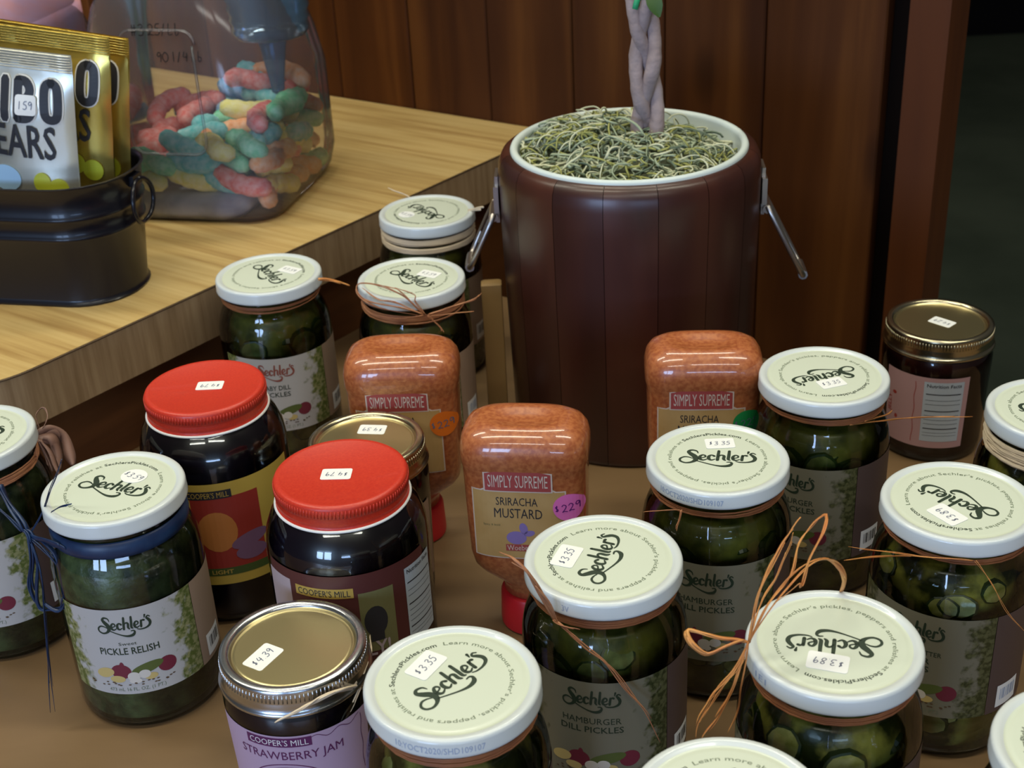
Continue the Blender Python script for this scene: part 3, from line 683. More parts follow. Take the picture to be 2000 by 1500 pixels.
obj('raffia_bow', strand_bundle('raffia_bow', M_raffiab, [
    [.9, (826, 612, 790), (790, 580, 792), (750, 560, 796), (702, 553, 806), (700, 575, 800), (740, 600, 790), (826, 614, 790)],
    [.8, (826, 612, 789), (785, 572, 792), (760, 560, 796), (705, 552, 806)],
    [.9, (826, 614, 788), (770, 590, 790), (738, 585, 791), (704, 562, 802)],
    [1.0, (826, 614, 788), (780, 600, 788), (730, 592, 791), (702, 580, 800)],
    [.9, (826, 616, 787), (770, 622, 788), (725, 612, 790), (704, 590, 800)],
    [.9, (838, 614, 788), (880, 600, 792), (925, 585, 800), (940, 572, 806)],
    [.7, (838, 616, 788), (880, 612, 790), (925, 606, 796)],
    [.9, (836, 616, 788), (860, 640, 786), (866, 650, 784)],
    [.8, (830, 614, 789), (812, 590, 790), (808, 575, 792), (772, 562, 796)]], -62.5, 829.2, .8, .4), rM, None, None, 'brown raffia bow over the lid')
obj('raffia_strand', strand_bundle('raffia_strand', M_nat, [[1.3, (802, 386, 988), (785, 379, 990), (757, 368, 992)], [1.4, (915, 412, 950), (932, 408, 940), (946, 406, 930)]], -56, 951.8), rN, None, None, 'pale raffia ends')
KK = (57, 1046, 574)
obj('ribbon_bow', strand_bundle('ribbon_bow', M_blue, [
    [1.2, KK, (78, 1010, 572), (98, 960, 568), (116, 912, 562), (124, 898, 560)],
    [3.2, (0, 945, 590), (20, 985, 584), (45, 1020, 576), KK],
    [2.6, (-20, 975, 596), (10, 1005, 586), (40, 1035, 578), KK],
    [2.2, KK, (72, 1090, 570), (72, 1140, 568), (76, 1185, 566), (98, 1190, 565), (122, 1180, 563), (124, 1140, 562), (110, 1085, 564), (85, 1056, 569), KK],
    [2.0, KK, (90, 1075, 566), (118, 1110, 563), (128, 1160, 561), (118, 1188, 561), (90, 1172, 564)],
    [2.4, KK, (62, 1090, 571), (60, 1140, 570), (75, 1180, 568)],
    [2.6, KK, (80, 1052, 568), (105, 1060, 562), (130, 1068, 557)],
    [.9, KK, (80, 1120, 566), (86, 1200, 563), (94, 1290, 560), (97, 1392, 552)],
    [.7, KK, (84, 1130, 567), (90, 1210, 564), (99, 1300, 561), (108, 1390, 553)],
    [3.0, (50, 1034, 574), (60, 1046, 572), (66, 1060, 571)],
    [.5, (100, 1000, 560), (118, 990, 552), (140, 984, 549)]], -201.9, 585.2, 2., .3), rJ, None, None, 'navy ribbon bow with long tails')
obj('raffia_bow', strand_bundle('raffia_bow', mat('copper_ribbon', (.30, .17, .13), .5), [
    [4.5, (76, 848, 668), (100, 838, 672), (126, 850, 676), (140, 885, 672), (146, 910, 668)],
    [5.5, (76, 852, 668), (104, 856, 670), (118, 880, 670), (126, 920, 664)],
    [4.5, (78, 854, 666), (92, 876, 664), (104, 906, 660), (112, 930, 656)],
    [.7, (76, 838, 668), (70, 810, 672), (84, 796, 676), (92, 815, 672), (80, 836, 668)]], -295.1, 646.3, 2., .12), rK, None, None, 'pinkish brown ribbon bow beside the lid')

# ------------------------------------------------------------------ jam jars
def scaled(prof, s, h_, H_): return prof
def jam_body(kind, H, R0):
    if kind == 'pint':   # shouldered mason jar
        p = [(0, 3), (30, 2.5), (35, 0), (39, 2), (40.5, 7), (41, 12), (41, H-36), (40, H-28), (37, H-20), (33.5, H-15.5), (31.5, H-13), (31, H-3)]
    else:                # straight jelly jar
        p = [(0, 3), (24, 2.5), (R0-5, 0), (R0-3, 2), (R0-2.4, 8), (R0-.6, H-26), (R0-.6, H-20), (R0-2.4, H-15), (R0-4, H-12), (R0-4, H-2)]
    return p
def jam_jar(pos, H, R0, kind, cap, label, jam, band=None):
    jx, jy = pos; root = thing('jam_jar', label, 'jar', (jx, jy, 0), 0)
    p = jam_body(kind, H, R0)
    obj('glass_jar', MB().lathe(p, 56).mesh('glass_jar', M_glass), root)
    q = [(max(r-1.1, 0.001) if r > 1 else 0, max(z, 4)) for r, z in p[:-1]]+[(p[-1][0]-1.1, H-9), (0, H-9)]
    obj('jam', MB().lathe(q, 48).mesh('jam', jam), root)
    T_ = H
    if cap == 'red':
        n = 120; pr = [(R0-.5, T_-13.2), (R0-1.2, T_-12.4), (R0-1.6, T_-10.8), (R0-.9, T_-9.6), (R0-1.6, T_-8.2), (R0-1.2, T_-7.0)]
        lid = obj('lid', MB().lathe(pr+[(R0-.8, T_-6.6), (R0-.8, T_-1.8), (R0-1.3, T_-.6), (R0-2.4, T_), (R0-4.2, T_-.1), (R0-5.2, T_-.5), (.001, T_-.5)], 72).mesh('lid', M_red), root, None, None, 'red enamelled screw lid')
        kn = MB()
        for i in range(n):
            t = 2*PI*i/n; rr = R0-.75
            kn.tube([(rr*cos(t), rr*sin(t), T_-6.2), (rr*cos(t), rr*sin(t), T_-2.2)], .38, 4)
        obj('knurling', kn.mesh('knurling', M_red), lid)
        obj('rolled_rim', MB().lathe([(R0-1.2, T_-12.8), (R0-.1, T_-12.9), (R0+.25, T_-13.5), (R0-.1, T_-14.1), (R0-1.2, T_-14.1)], 72).mesh('rolled_rim', M_liner), lid, None, None, 'white rolled rim')
        zt = T_-.45
    else:
        mr_ = M_silver if cap == 'silver' else M_ringgold
        lid = obj('lid', MB().lathe([(R0-6.0, T_-1.3), (R0-6.9, T_-1.9), (R0-7.3, T_-2.3), (R0-8.0, T_-2.4), (R0-8.5, T_-2.1), (R0-9.2, T_-2.1), (.001, T_-2.1)], 72).mesh('lid', M_gold, True, 35), root, None, None, 'flat gold metal lid')
        ring = obj('screw_ring', MB().lathe([(R0-.2, T_-14), (R0+.1, T_-13.6), (R0-.5, T_-12.4), (R0-1.6, T_-11.4), (R0-1.0, T_-9.6), (R0-1.8, T_-7.8), (R0-1.7, T_-7.2), (R0-1.7, T_-1.9), (R0-2.0, T_-.6), (R0-2.8, T_), (R0-5.0, T_+.05), (R0-5.9, T_-.3), (R0-6.5, T_-1.6)], 72).mesh('screw_ring', mr_), root, None, None, 'metal screw ring')
        kn = MB(); n = 110
        for i in range(n):
            t = 2*PI*i/n; rr = R0-1.65
            kn.tube([(rr*cos(t), rr*sin(t), T_-6.8), (rr*cos(t), rr*sin(t), T_-2.6)], .36, 4)
        obj('knurling', kn.mesh('knurling', mr_), ring)
        zt = T_-2.05
    return root, lid, zt, math.atan2(-jy, -jx)
def put(root, name, g, r, th, z, m_, label=None): return obj(name, wrap(g, r, th, z, name, m_), root, None, None, label)

# P: strawberry jam, silver ring
rP, lP, zP, tP = jam_jar((-107.2, 502), 86.5, 35.5, 'jelly', 'silver', 'strawberry jam jar with a lilac label, silver ring and gold lid at the bottom left', M_jam)
sticker(lP, -107.2, 502, zP, '$4.39', (514, 1283), (494, 1295), (521, 1271), False, 1.05)
rpf = lambda z: 33.1+(z-8)/(60.5-8)*1.8+.2
M_lilac = mat('lilac_label_paper', (.46, .33, .46), .5); M_plum = mat('plum_ink', (.10, .015, .09), .5); M_wprint = mat('white_print', (.75, .72, .75), .5)
lb = obj('label', wsheet(80, 53, rpf, tP-R(12), 35.5, 'label', M_lilac, 30, 6), rP, None, None, 'lilac paper label')
put(lb, 'banner', rect(31, 5.4, 0, 0, 10), lambda z: rpf(z)+.1, tP-R(22), 58.2, M_plum, 'plum banner')
put(lb, 'banner_lettering', text("COOPER'S MILL", 3.4, 28, .0), lambda z: rpf(z)+.2, tP-R(22), 58.2, M_wprint)
put(lb, 'label_lettering', text('STRAWBERRY JAM', 4.8, 50, .0), lambda z: rpf(z)+.15, tP-R(14), 50.3, M_plum)
ov = [(18*cos(t), 14*sin(t), .5) for t in [2*PI*i/24 for i in range(25)]]; ov2 = [(16*cos(t), 12*sin(t), .3) for t in [2*PI*i/24 for i in range(25)]]
put(lb, 'oval_border', merge(strokes([ov], None, 2, False), strokes([ov2], None, 2, False)), lambda z: rpf(z)+.12, tP-R(18), 31, M_plum)
put(lb, 'label_lettering', text('Cooper', 4, 16), lambda z: rpf(z)+.12, tP-R(22), 36, M_plum)
put(lb, 'wavy_line', strokes([[(i*2.0, 1.2*sin(i*1.1), .35) for i in range(14)], [(27+.4*sin(j*1.3), -j*3, .35) for j in range(12)]], None, 3, False), lambda z: rpf(z)+.12, tP+R(2), 59.5, M_plum)
obj('raffia_bow', strand_bundle('raffia_bow', M_nat, [
    [.9, (706, 1338, 500), (670, 1345, 484), (625, 1362, 468), (580, 1390, 462), (536, 1411, 460)],
    [.8, (706, 1342, 500), (660, 1350, 482), (610, 1372, 466), (570, 1396, 462)],
    [.9, (704, 1340, 498), (690, 1370, 488), (672, 1400, 482), (656, 1430, 478)],
    [.8, (704, 1342, 498), (688, 1380, 487), (664, 1420, 480)],
    [.8, (708, 1342, 500), (704, 1370, 496), (712, 1400, 492), (716, 1420, 490)],
    [.9, (704, 1338, 500), (716, 1300, 512), (724, 1270, 520), (722, 1240, 530)],
    [1.2, (694, 1332, 498), (706, 1342, 497), (716, 1336, 500)]], -107.2, 502, .7, .45, 86.5, 36.8), rP, None, None, 'pale raffia tie')

# Q: red lid, front
rQ, lQ, zQ, tQ = jam_jar((-87, 578), 131, 34.1, 'pint', 'red', 'front red-lidded jam jar with a maroon label and nutrition panel', M_jam)
sticker(lQ, -87, 578, zQ, '$4.79', (657, 926), (678, 929), (633, 930), False, .92)
M_maroon = mat('maroon_label_paper', (.085, .022, .02), .45); M_pinkp = mat('pale_pink_label_paper', (.42, .33, .34), .5); M_yel = mat('mustard_yellow_print', (.46, .30, .06), .5)
M_nut = mat('blue_grey_nutrition_paper', (.40, .45, .50), .55); M_olive = mat('olive_print', (.16, .15, .06), .5)
rl = 41.25
lb = obj('label', wsheet(92, 62, rl, tQ-R(6), 66, 'label', M_maroon, 34, 1), rQ, None, None, 'maroon wrap label')
put(lb, 'pale_panel', rect(18, 44, 0, 0, 6), rl+.08, tQ-R(60), 69, M_pinkp)
bn = put(lb, 'banner', rect(30, 5.6, 0, 0, 10), rl+.14, tQ-R(22), 87, M_yel, 'yellow banner')
put(bn, 'banner_lettering', text("COOPER'S MILL", 3.6, 27, .0), rl+.24, tQ-R(22), 87, M_black)
put(lb, 'picture_box', rect(18, 36, 0, 0, 6), rl+.1, tQ+R(14), 68, M_olive, 'olive picture box')
put(lb, 'silhouette_print', merge(ell(6, 9, 0, 0), rect(7, 12, 0, -6, 2)), rl+.2, tQ+R(12), 68, M_black)
put(lb, 'label_lettering', text('JELLY!', 8, 24, .02), rl+.26, tQ+R(4), 52, M_pinkp)
npn = put(lb, 'nutrition_panel', rect(22, 46, 0, 0, 8), rl+.12, tQ+R(52), 68, M_nut, 'pale nutrition panel')
def nut_lines(w_, h_):
    g = [xf(text('Nutrition Facts', 2.4, w_*.86, .01), 1, 1, 0, 0, h_/2-2.6)]
    for k, (y, t) in enumerate(((.80, .7), (.70, .25), (.63, .25), (.52, .7), (.44, .25), (.37, .25), (.30, .25), (.22, .7), (.15, .2), (.10, .2))):
        g.append(rect(w_*.88, t, 0, -h_/2+h_*y, 6))
    return merge(*g)
put(npn, 'nutrition_lettering', nut_lines(22, 46), rl+.22, tQ+R(52), 68, M_black)

# R: red lid, back
rR, lR, zR, tR = jam_jar((-170, 672), 134, 34.1, 'pint', 'red', 'rear red-lidded jam jar with a yellow and red label', M_jam)
sticker(lR, -170, 672, zR, '$4.79', (410, 753), (432, 754), (388, 756), False, .9)
M_yl = mat('yellow_label_paper', (.50, .34, .06), .45); M_redp = mat('red_print', (.30, .03, .02), .45); M_orp = mat('orange_print', (.48, .17, .04), .45); M_prp = mat('purple_print', (.18, .09, .16), .45)
lb = obj('label', wsheet(88, 66, rl, tR+R(2), 62, 'label', M_yl, 34, 1), rR, None, None, 'yellow label')
put(lb, 'red_panel', rect(38, 46, 0, 0, 12), rl+.08, tR+R(0), 63, M_redp)
bn = put(lb, 'banner', rect(26, 5.2, 0, 0, 8), rl+.14, tR-R(12), 88, M_black, 'black banner')
put(bn, 'banner_lettering', text("COOPER'S MILL", 3.4, 23, .0), rl+.24, tR-R(12), 88, M_yel)
put(lb, 'orange_shape', merge(ell(11, 13, -2, 0)), rl+.14, tR-R(6), 64, M_orp)
put(lb, 'purple_swash', merge(ell(11, 4.5, 2, 0, 20, .25), ell(9, 5, 2, -8)), rl+.2, tR+R(12), 56, M_prp)
put(lb, 'green_band', rect(40, 5, 0, 0, 12), rl+.1, tR, 37.5, mat('green_print', (.06, .09, .02), .5))
put(lb, 'label_lettering', text('LIGHT', 2.6, 12, .02), rl+.2, tR-R(10), 37.5, M_yel)

# S: gold lid behind the red one
rS, lS, zS, tS = jam_jar((-82.8, 658), 103, 34.2, 'jelly', 'gold', 'gold-lidded jam jar half hidden behind the front red lid', M_jam)
sticker(lS, -82.8, 658, zS, '$4.39', (727, 839), (749, 843), (708, 842), False, .95)
obj('label', wsheet(66, 50, 34.0, tS+R(10), 44, 'label', M_tan2, 24, 1), rS, None, None, 'tan label')

# T: jelly jar at right with all gold lid
rT, lT, zT, tT = jam_jar((280, 797), 89.5, 35.5, 'jelly', 'gold', 'dark jelly jar with a gold ring and pink label at the back right', M_jamred)
sticker(lT, 280, 797, zT, '$4.29', (1840, 629), (1856, 634), (1824, 624), False, .95)
M_pkl = mat('dusty_pink_label_paper', (.42, .25, .25), .5)
rtf = lambda z: 33.1+(z-8)/(63.5-8)*1.8+.2
lb = obj('label', wsheet(56, 52, rtf, tT-R(8), 38, 'label', M_pkl, 24, 4), rT, None, None, 'dusty pink label')
npn = put(lb, 'nutrition_panel', rect(25, 44, 0, 0, 8), lambda z: rtf(z)+.12, tT+R(12), 39, M_nut, 'pale nutrition panel')
put(npn, 'nutrition_lettering', nut_lines(25, 44), lambda z: rtf(z)+.24, tT+R(12), 39, M_black)
put(lb, 'dotted_line', strokes([[(.4*sin(j*1.3), -j*3.2+22, .4) for j in range(15)]], None, 3, False), lambda z: rtf(z)+.12, tT-R(18), 38, M_redp)
put(lb, 'label_lettering', merge(xf(text('JELLY', 3, 13, .01), 1, 1, PI/2, -3, 0), ell(1.6, 1.2, 1, 9), ell(1.2, 1.5, 3, -8)), lambda z: rtf(z)+.12, tT-R(44), 38, M_redp)

# ------------------------------------------------------------------ mustard squeeze bottles standing on their caps
def mustard(pos, rot, label, dot, dotcol, price):
    root = thing('mustard_bottle', label, 'bottle', (pos[0], pos[1], 0), rot, 'upside-down mustard bottles')
    sec = [(24, 15.5, 15.5, 2), (29, 15.5, 15.5, 2), (32, 17, 16, 2.1), (36, 22, 17.5, 2.4), (41, 27.5, 19, 3), (46, 30.3, 20.4, 3.6), (54, 31.6, 21.2, 4), (80, 32.3, 21.6, 4.2), (104, 32.8, 22, 4.2), (108, 33.0, 22.1, 4.2), (111, 33.9, 22.9, 4), (118, 34, 23, 3.8), (123, 33, 22.2, 3.6), (127, 30.6, 20, 3.4), (129.8, 26.5, 16.5, 3.2), (131, 22, 13, 3), (130.8, 17, 9.5, 2.8), (129.2, 12, 6, 2.5), (128.8, 3, 1.5, 2)]
    obj('squeeze_body', MB().loft([selli(a, b_, p, z) for z, a, b_, p in sec]).mesh('squeeze_body', M_mustard), root)
    obj('cap', MB().lathe([(0, 0), (16.5, 0), (18, 1.2), (18.3, 3), (17.6, 21), (16.8, 22.6), (14, 23.4), (14, 24.5), (0, 24.5)], 48).mesh('cap', M_cap, True, 40), root, None, None, 'red flip-top cap')
    yf = lambda z: -(21.2+(z-54)/54*.9)-.25
    def flat(name, g, m_, off, parent, label_=None):
        V = []
        for x, z in g[0]:
            a = 32.4; q = min(abs(x)/a, .98); y = (1-q**4.1)**(1/4.1)
            V.append((x, yf(z)*y-off, z))
        return obj(name, MB().add(V, g[1]).mesh(name, m_, False), parent, None, None, label_)
    M_lab = mat('gold_tan_label', (.45, .27, .09), .5, noise_amt=.2, noise_scale=60, col2=(.52, .33, .13)); M_ban = mat('rose_red_banner', (.36, .06, .055), .5); M_edge = mat('pale_label_edge', (.62, .50, .42), .5)
    def shape(ins):
        pts = [(-25+ins, 57+ins), (0, 55.5+ins), (25-ins, 57+ins), (25-ins, 96.5-ins), (21.5, 99-ins), (18.3-ins, 99.5-ins), (18.3-ins, 100-ins), (-18.3+ins, 100-ins), (-18.3+ins, 99.5-ins), (-22, 99-ins), (-25+ins, 96.5-ins)]
        return pts
    def strip(ins, n=20):
        V = []; F = []
        for i in range(n+1):
            x = -25+ins+(50-2*ins)*i/n; top = 100-ins if abs(x) < 18.5 else 98.6-ins; bot = 56.2+ins-.9*(1-(x/25)**2)
            V += [(x-2, bot), (x-2, (bot+top)/2), (x-2, top)]
        for i in range(n): F += [(3*i, 3*i+3, 3*i+4, 3*i+1), (3*i+1, 3*i+4, 3*i+5, 3*i+2)]
        return V, F
    lb = flat('label', strip(0), M_edge, .05, root, 'gold tan label with pale edge')
    flat('label_face', strip(.7), M_lab, .13, lb)
    def band(x0, x1, zb, h_, arch, n=14):
        V = []; F = []
        for i in range(n+1):
            x = x0+(x1-x0)*i/n; t = (2*i/n-1); V += [(x, zb), (x, zb+h_+arch*(1-t*t))]
        for i in range(n): F.append((2*i, 2*i+2, 2*i+3, 2*i+1))
        return V, F
    flat('banner_edge', band(-20.2, 16.2, 97.8, 11.8, 2.2), M_edge, .2, lb)
    bn = flat('banner', band(-19.4, 15.4, 98.5, 10.4, 2.2), M_ban, .28, lb, 'rose red banner')
    t_ = text('SIMPLY SUPREME', 7.6, 31.5, -.005); flat('banner_lettering', xf(t_, 1, 1, 0, -2, 104.6), M_edge, .4, bn)
    flat('label_lettering', xf(text('SRIRACHA', 5.0, 22, .0), 1, 1, R(-1), -3, 92), M_black, .25, lb)
    flat('label_lettering', xf(text('MUSTARD', 6.0, 25.5, .0), 1, 1, R(-1), -2.5, 84.6), M_black, .25, lb)
    flat('label_lettering', xf(text('Spicy & bold', 1.3, 9), 1, 1, 0, -17, 77), M_olive, .25, lb)
    flat('printed_onion', merge(xf(ell(5.4, 4.2), 1, 1, 0, -4, 69), xf(ell(2.2, 3.6), 1, 1, .2, 0, 75), xf(ell(3, 1.8), 1, 1, .3, 3, 72)), mat('violet_print', (.24, .17, .42), .5), .22, lb)
    flat('ribbon_print', xf(rect(16, 4.2, 0, 0, 4), 1, 1, 0, -2, 62.6), M_ban, .26, lb)
    flat('label_lettering', xf(text("Woeber's", 3.4, 14.5), 1, 1, R(2), -2, 62.8), M_edge, .34, lb)
    ds = flat('price_dot', xf(ell(8.2, 8.2, 0, 0, 28), 1, 1, 0, 24.2, 88.5), dotcol, .55, root, dot+' round price dot')
    flat('price_writing', xf(hand(price, 4.6, .5, 2.3), 1, 1, R(8), 24.0, 88.5), M_pen if dot != 'pink' else mat('purple_pen_ink', (.10, .01, .16), .5), .68, ds)
    return root
mustard((5.5, 624), R(-9), 'upside-down orange mustard bottle with a pink price dot, standing in front', 'pink', mat('pink_dot_paper', (.78, .17, .50), .55), '$229')
mustard((-64, 717.5), R(-3), 'upside-down orange mustard bottle with an orange price dot, behind the gold lid', 'orange', mat('orange_dot_paper', (.72, .16, .01), .55), '$229')
mustard((111, 701), R(-5), 'upside-down orange mustard bottle with a green price dot, in front of the planter', 'green', mat('green_dot_paper', (.01, .28, .07), .55), '$229')

# ------------------------------------------------------------------ wooden planter with moss and a braided trunk
PX, PY = 84.3, 859.7; PT = 198.0
pot = thing('planter', 'dark wooden planter with white liner and metal side handles', 'planter', (PX, PY, 0))
M_stave = wood_mat('acacia_stave', (.024, .0065, .0045), (.046, .0125, .008), (.076, .021, .011), (9, 9, 1.2), .38, 1.4, .35, .13, False, .45)
NS = 16
sp = [(79.5, 0), (81.5, 1.2), (82.2, 4), (83.6, 60), (85.2, 120), (86.0, 165), (86.2, 182), (85.4, 190), (83.2, 195), (80.2, 197.2), (77.8, 197.4), (77.2, 196), (77.2, 180)]
g_ = R(.12)
for i in range(NS):
    a0 = 2*PI*i/NS+g_+.11; a1 = 2*PI*(i+1)/NS-g_+.11
    mb = MB().lathe(sp, 5, None, False, a0, a1)
    obj('stave', mb.mesh('stave', M_stave, True, 60), pot)
obj('inner_shell', MB().lathe([(0.001, 3), (78, 3), (79, 6), (82.5, 120), (84.5, 182), (80, 193)], 48).mesh('inner_shell', M_gap), pot)
M_linerw = mat('white_plastic_liner', (.62, .70, .68), .35)
obj('liner', MB().lathe([(77.4, 194), (77.6, 198), (76.8, 199.6), (75, 200), (73.2, 199.2), (72.6, 197), (72.0, 150), (0.001, 150)], 72).mesh('liner', M_linerw), pot, None, None, 'white plastic liner')
M_hm = mat('worn_steel_handle', (.50, .46, .42), .35, 1.)
for sd, th, re_, ze_ in ((1, R(-4), 31, 104), (-1, R(177), 23, 117)):
    er = Vector((cos(th), sin(th), 0)); et = Vector((-sin(th), cos(th), 0)); ez = Vector((0, 0, 1))
    hd = obj('handle', None, pot)
    rr0 = 86.2
    mb = MB()
    for (z0, z1, w_, t_) in ((150, 182, 9, 2.2), (158, 176, 13, 3.2)):
        c = er*(rr0+t_/2)+ez*((z0+z1)/2)
        mb.box((c.x, c.y, c.z), (t_, w_*2, z1-z0), 0, th)
    mb.tube([er*(rr0+4)+et*-13+ez*155, er*(rr0+4)+et*13+ez*155], 3.2, 8)
    hd.data = None
    D.objects.remove(hd)
    hd = obj('handle_bracket', mb.mesh('handle_bracket', M_hm, True, 40), pot, None, None, 'steel handle bracket')
    pv = er*(rr0+4)+ez*157; dn = er*(re_-4)+ez*(ze_-157)
    hp = lambda u, w_: pv+dn*u+et*w_
    pts = [hp(0, -13), hp(.12, -16), hp(.5, -17), hp(.85, -15), hp(.97, -9), hp(1, 0), hp(.97, 9), hp(.85, 15), hp(.5, 17), hp(.12, 16), hp(0, 13)]
    mb = MB(); mb.tube(smooth([tuple(p) for p in pts], 3), 2.0, 8)
    mb.tube([hp(.95, -11), hp(.98, 0), hp(.95, 11)], 3.2, 8)
    mb.tube([hp(.1, -10), hp(.5, -11)], 3.0, 6, 0, .5); mb.tube([hp(.1, 10), hp(.5, 11)], 3.0, 6, 0, .5)
    obj('handle', mb.mesh('handle', M_hm, True, 50), pot, None, None, 'swinging steel bail handle')
# moss
moss = thing('spanish_moss', 'grey-green curly moss heaped in the wooden planter', 'moss', (PX, PY, 178)); 
M_soil = mat('dark_moss_bed', (.03, .035, .018), .9, noise_amt=.2, noise_scale=120, col2=(.075, .085, .04), bump=1., bscale=180)
def hgt(x, y):
    r = math.hypot(x, y)/72; return 188-178+ (1-r*r)*18 + 4*noise.noise((x*.05, y*.05, 1.))-4
prof = []
mb = MB(); nr, na = 8, 40; V = [(0, 0, hgt(0, 0))]; F = []
for j in range(1, nr+1):
    for i in range(na):
        r = 71.5*j/nr; t = 2*PI*i/na; V.append((r*cos(t), r*sin(t), hgt(r*cos(t), r*sin(t))))
for i in range(na): F.append((0, 1+i, 1+(i+1) % na))
for j in range(nr-1):
    for i in range(na):
        a = 1+j*na+i; b_ = 1+j*na+(i+1) % na; F.append((a, a+na, b_+na, b_))
mb.add(V, F); obj('moss_bed', mb.mesh('moss_bed', M_soil), moss)
M_moss = [mat('moss_strand_sage', (.32, .38, .26), .8), mat('moss_strand_olive', (.32, .33, .10), .8), mat('moss_strand_pale', (.55, .57, .40), .8), mat('moss_strand_dark', (.11, .15, .10), .8)]
rnd = random.Random(4); mbs = MB()
for k in range(820):
    r = 68*math.sqrt(rnd.random()); t = rnd.uniform(0, 2*PI); x, y = r*cos(t), r*sin(t)
    z = hgt(x, y)+rnd.uniform(-1, 5)+(6 if x < -5 and y > 0 else 0)
    hd_ = rnd.uniform(0, 2*PI); el = rnd.uniform(-.35, .55); cur = rnd.uniform(-.55, .55); step = rnd.uniform(1.8, 3.4); pts = []
    nn = rnd.randint(7, 13)
    for i in range(nn):
        if math.hypot(x, y) > 70.5 and rnd.random() < .93:
            x *= 69/71.; y *= 69/71.; hd_ += 1.2
        pts.append((x, y, z))
        x += step*cos(hd_)*cos(el); y += step*sin(hd_)*cos(el); z += step*sin(el)
        hd_ += cur+rnd.uniform(-.25, .25); el -= .12; z = max(z, hgt(x, y)+.2)
    mi = rnd.choices((0, 1, 2, 3), (5, 2.2, 2.2, 2.4))[0]
    mbs.tube(pts, rnd.uniform(.5, 1.0), 3, mi)
for k in range(80):   # flyaway curls
    t = rnd.uniform(R(70), R(190)) if k < 55 else rnd.uniform(0, 2*PI); r = rnd.uniform(20, 66); x, y = r*cos(t), r*sin(t); z = hgt(x, y)+4
    hd_ = t+rnd.uniform(-1, 1); el = rnd.uniform(.6, 1.3); pts = []
    for i in range(10):
        pts.append((x, y, z)); x += 2.6*cos(hd_)*cos(el); y += 2.6*sin(hd_)*cos(el); z += 2.6*sin(el); el -= .27; hd_ += rnd.uniform(-.3, .3)
        rr_ = math.hypot(x, y)
        if rr_ > 71 and z < 30: x *= 70/rr_; y *= 70/rr_
    mbs.tube(pts, rnd.uniform(.45, .75), 3, rnd.choice((1, 2, 2)))
o = obj('moss_strands', mbs.mesh('moss_strands', M_moss), moss); o['kind'] = 'stuff'
# trunk
TX, TY = 95.5, 868
M_bark = mat('grey_brown_bark', (.25, .19, .185), .8, noise_amt=.2, noise_scale=60, col2=(.40, .32, .325), bump=.8, bscale=260)
tree = thing('braided_tree', 'braided grey trunk of a small money tree rising from the moss', 'plant', (TX, TY, 188))
NS_ = 3
for k in range(NS_):
    pts = []; rad = []
    for i in range(70):
        z = -6+i*3.4; ph = z*2*PI/135 + k*2*PI/3 + .6
        am = 5.6-.9*(z/230)
        pts.append((am*1.05*cos(ph)*1.15+1.2*sin(z*.03)-z*.035+2, am*sin(2*ph)*.55+am*.35*sin(ph), z)); rad.append((5.1-.008*z)*(1+.06*sin(z*.21+k*2)+.04*sin(z*.6+k)))
    mb = MB(); mb.tube(pts, rad, 12, up=(1, 0, 0)); obj('stem', mb.mesh('stem', M_bark), tree)
M_leafg = mat('bright_green_tie', (.02, .33, .14), .5); M_leaf = mat('green_leaf', (.05, .11, .02), .5)
q0 = Vector((TX, TY, 188))
def tl(p): return p-q0
a_ = tl(ony(1248, -14, 862)); b_ = tl(ony(1240, 18, 858))
mb = MB(); mb.tube([a_, (a_+b_)/2, b_], [2.2, 2.1, 2.0], 6, 0, .3, up=(0, 1, 0)); obj('plant_tie', mb.mesh('plant_tie', M_leafg), tree, None, None, 'bright green plant tie')
def leaf(p0, p1, w_, m_):
    p0, p1 = Vector(p0), Vector(p1); d = (p1-p0); sd = d.cross(Vector((0, -1, .4))).normalized(); V = []; F = []
    n = 6
    for i in range(n+1):
        t = i/n; c = p0+d*t+Vector((0, -1, 0))*(2.5*sin(PI*t)); ww = w_*sin(PI*min(.97, t*.9+.06)); V += [c-sd*ww, c+Vector((0, .8, 0)), c+sd*ww]
    for i in range(n): F += [(3*i, 3*i+1, 3*i+4, 3*i+3), (3*i+1, 3*i+2, 3*i+5, 3*i+4)]
    return MB().add(V, F).mesh('leaf', m_)
obj('leaf', leaf(tl(ony(1266, -30, 864)), tl(ony(1288, 34, 858)), 5, M_leaf), tree)
for a in range(6):
    t = a*1.05; c = Vector((-5, 0, 222)); obj('leaf', leaf(c, c+Vector((60*cos(t), 60*sin(t), 22)), 11, M_leaf), tree)

# ------------------------------------------------------------------ black tub with sweet bags
e1 = Vector((.974, -.225, 0)); e2 = Vector((.225, .974, 0)); TUBR = math.atan2(-.225, .974)
TC = Vector((-352.8, 908.4, CT))
tub = thing('metal_tub', 'black rounded metal tub with ribs and a ring handle on the counter', 'tub', TC, TUBR)
M_tub = mat('black_painted_metal', (.006, .006, .010), .33, coat=.15, spec=.35, bump=.05, bscale=60)
TH_ = 86.
def tsec(z, ex=0): 
    k = z/TH_; return rrect(100+9*k+ex, 38+8*k+ex, 36+6*k+ex, z, 8)
rings = [rrect(101.5, 39.5, 37, 0, 8), rrect(102, 40, 37.5, 1.5, 8), tsec(3.2, .4), tsec(4.5)]
for zc in (50, 64):
    rings += [tsec(zc-2.6), tsec(zc-1.4, 1.0), tsec(zc, 1.5), tsec(zc+1.4, 1.0), tsec(zc+2.6)]
rings += [tsec(TH_-2), tsec(TH_-1, 1.2), tsec(TH_+.6, 1.4), tsec(TH_+1, .2), tsec(TH_, -1.0), tsec(TH_-4, -1.2), tsec(3, -1.2)]
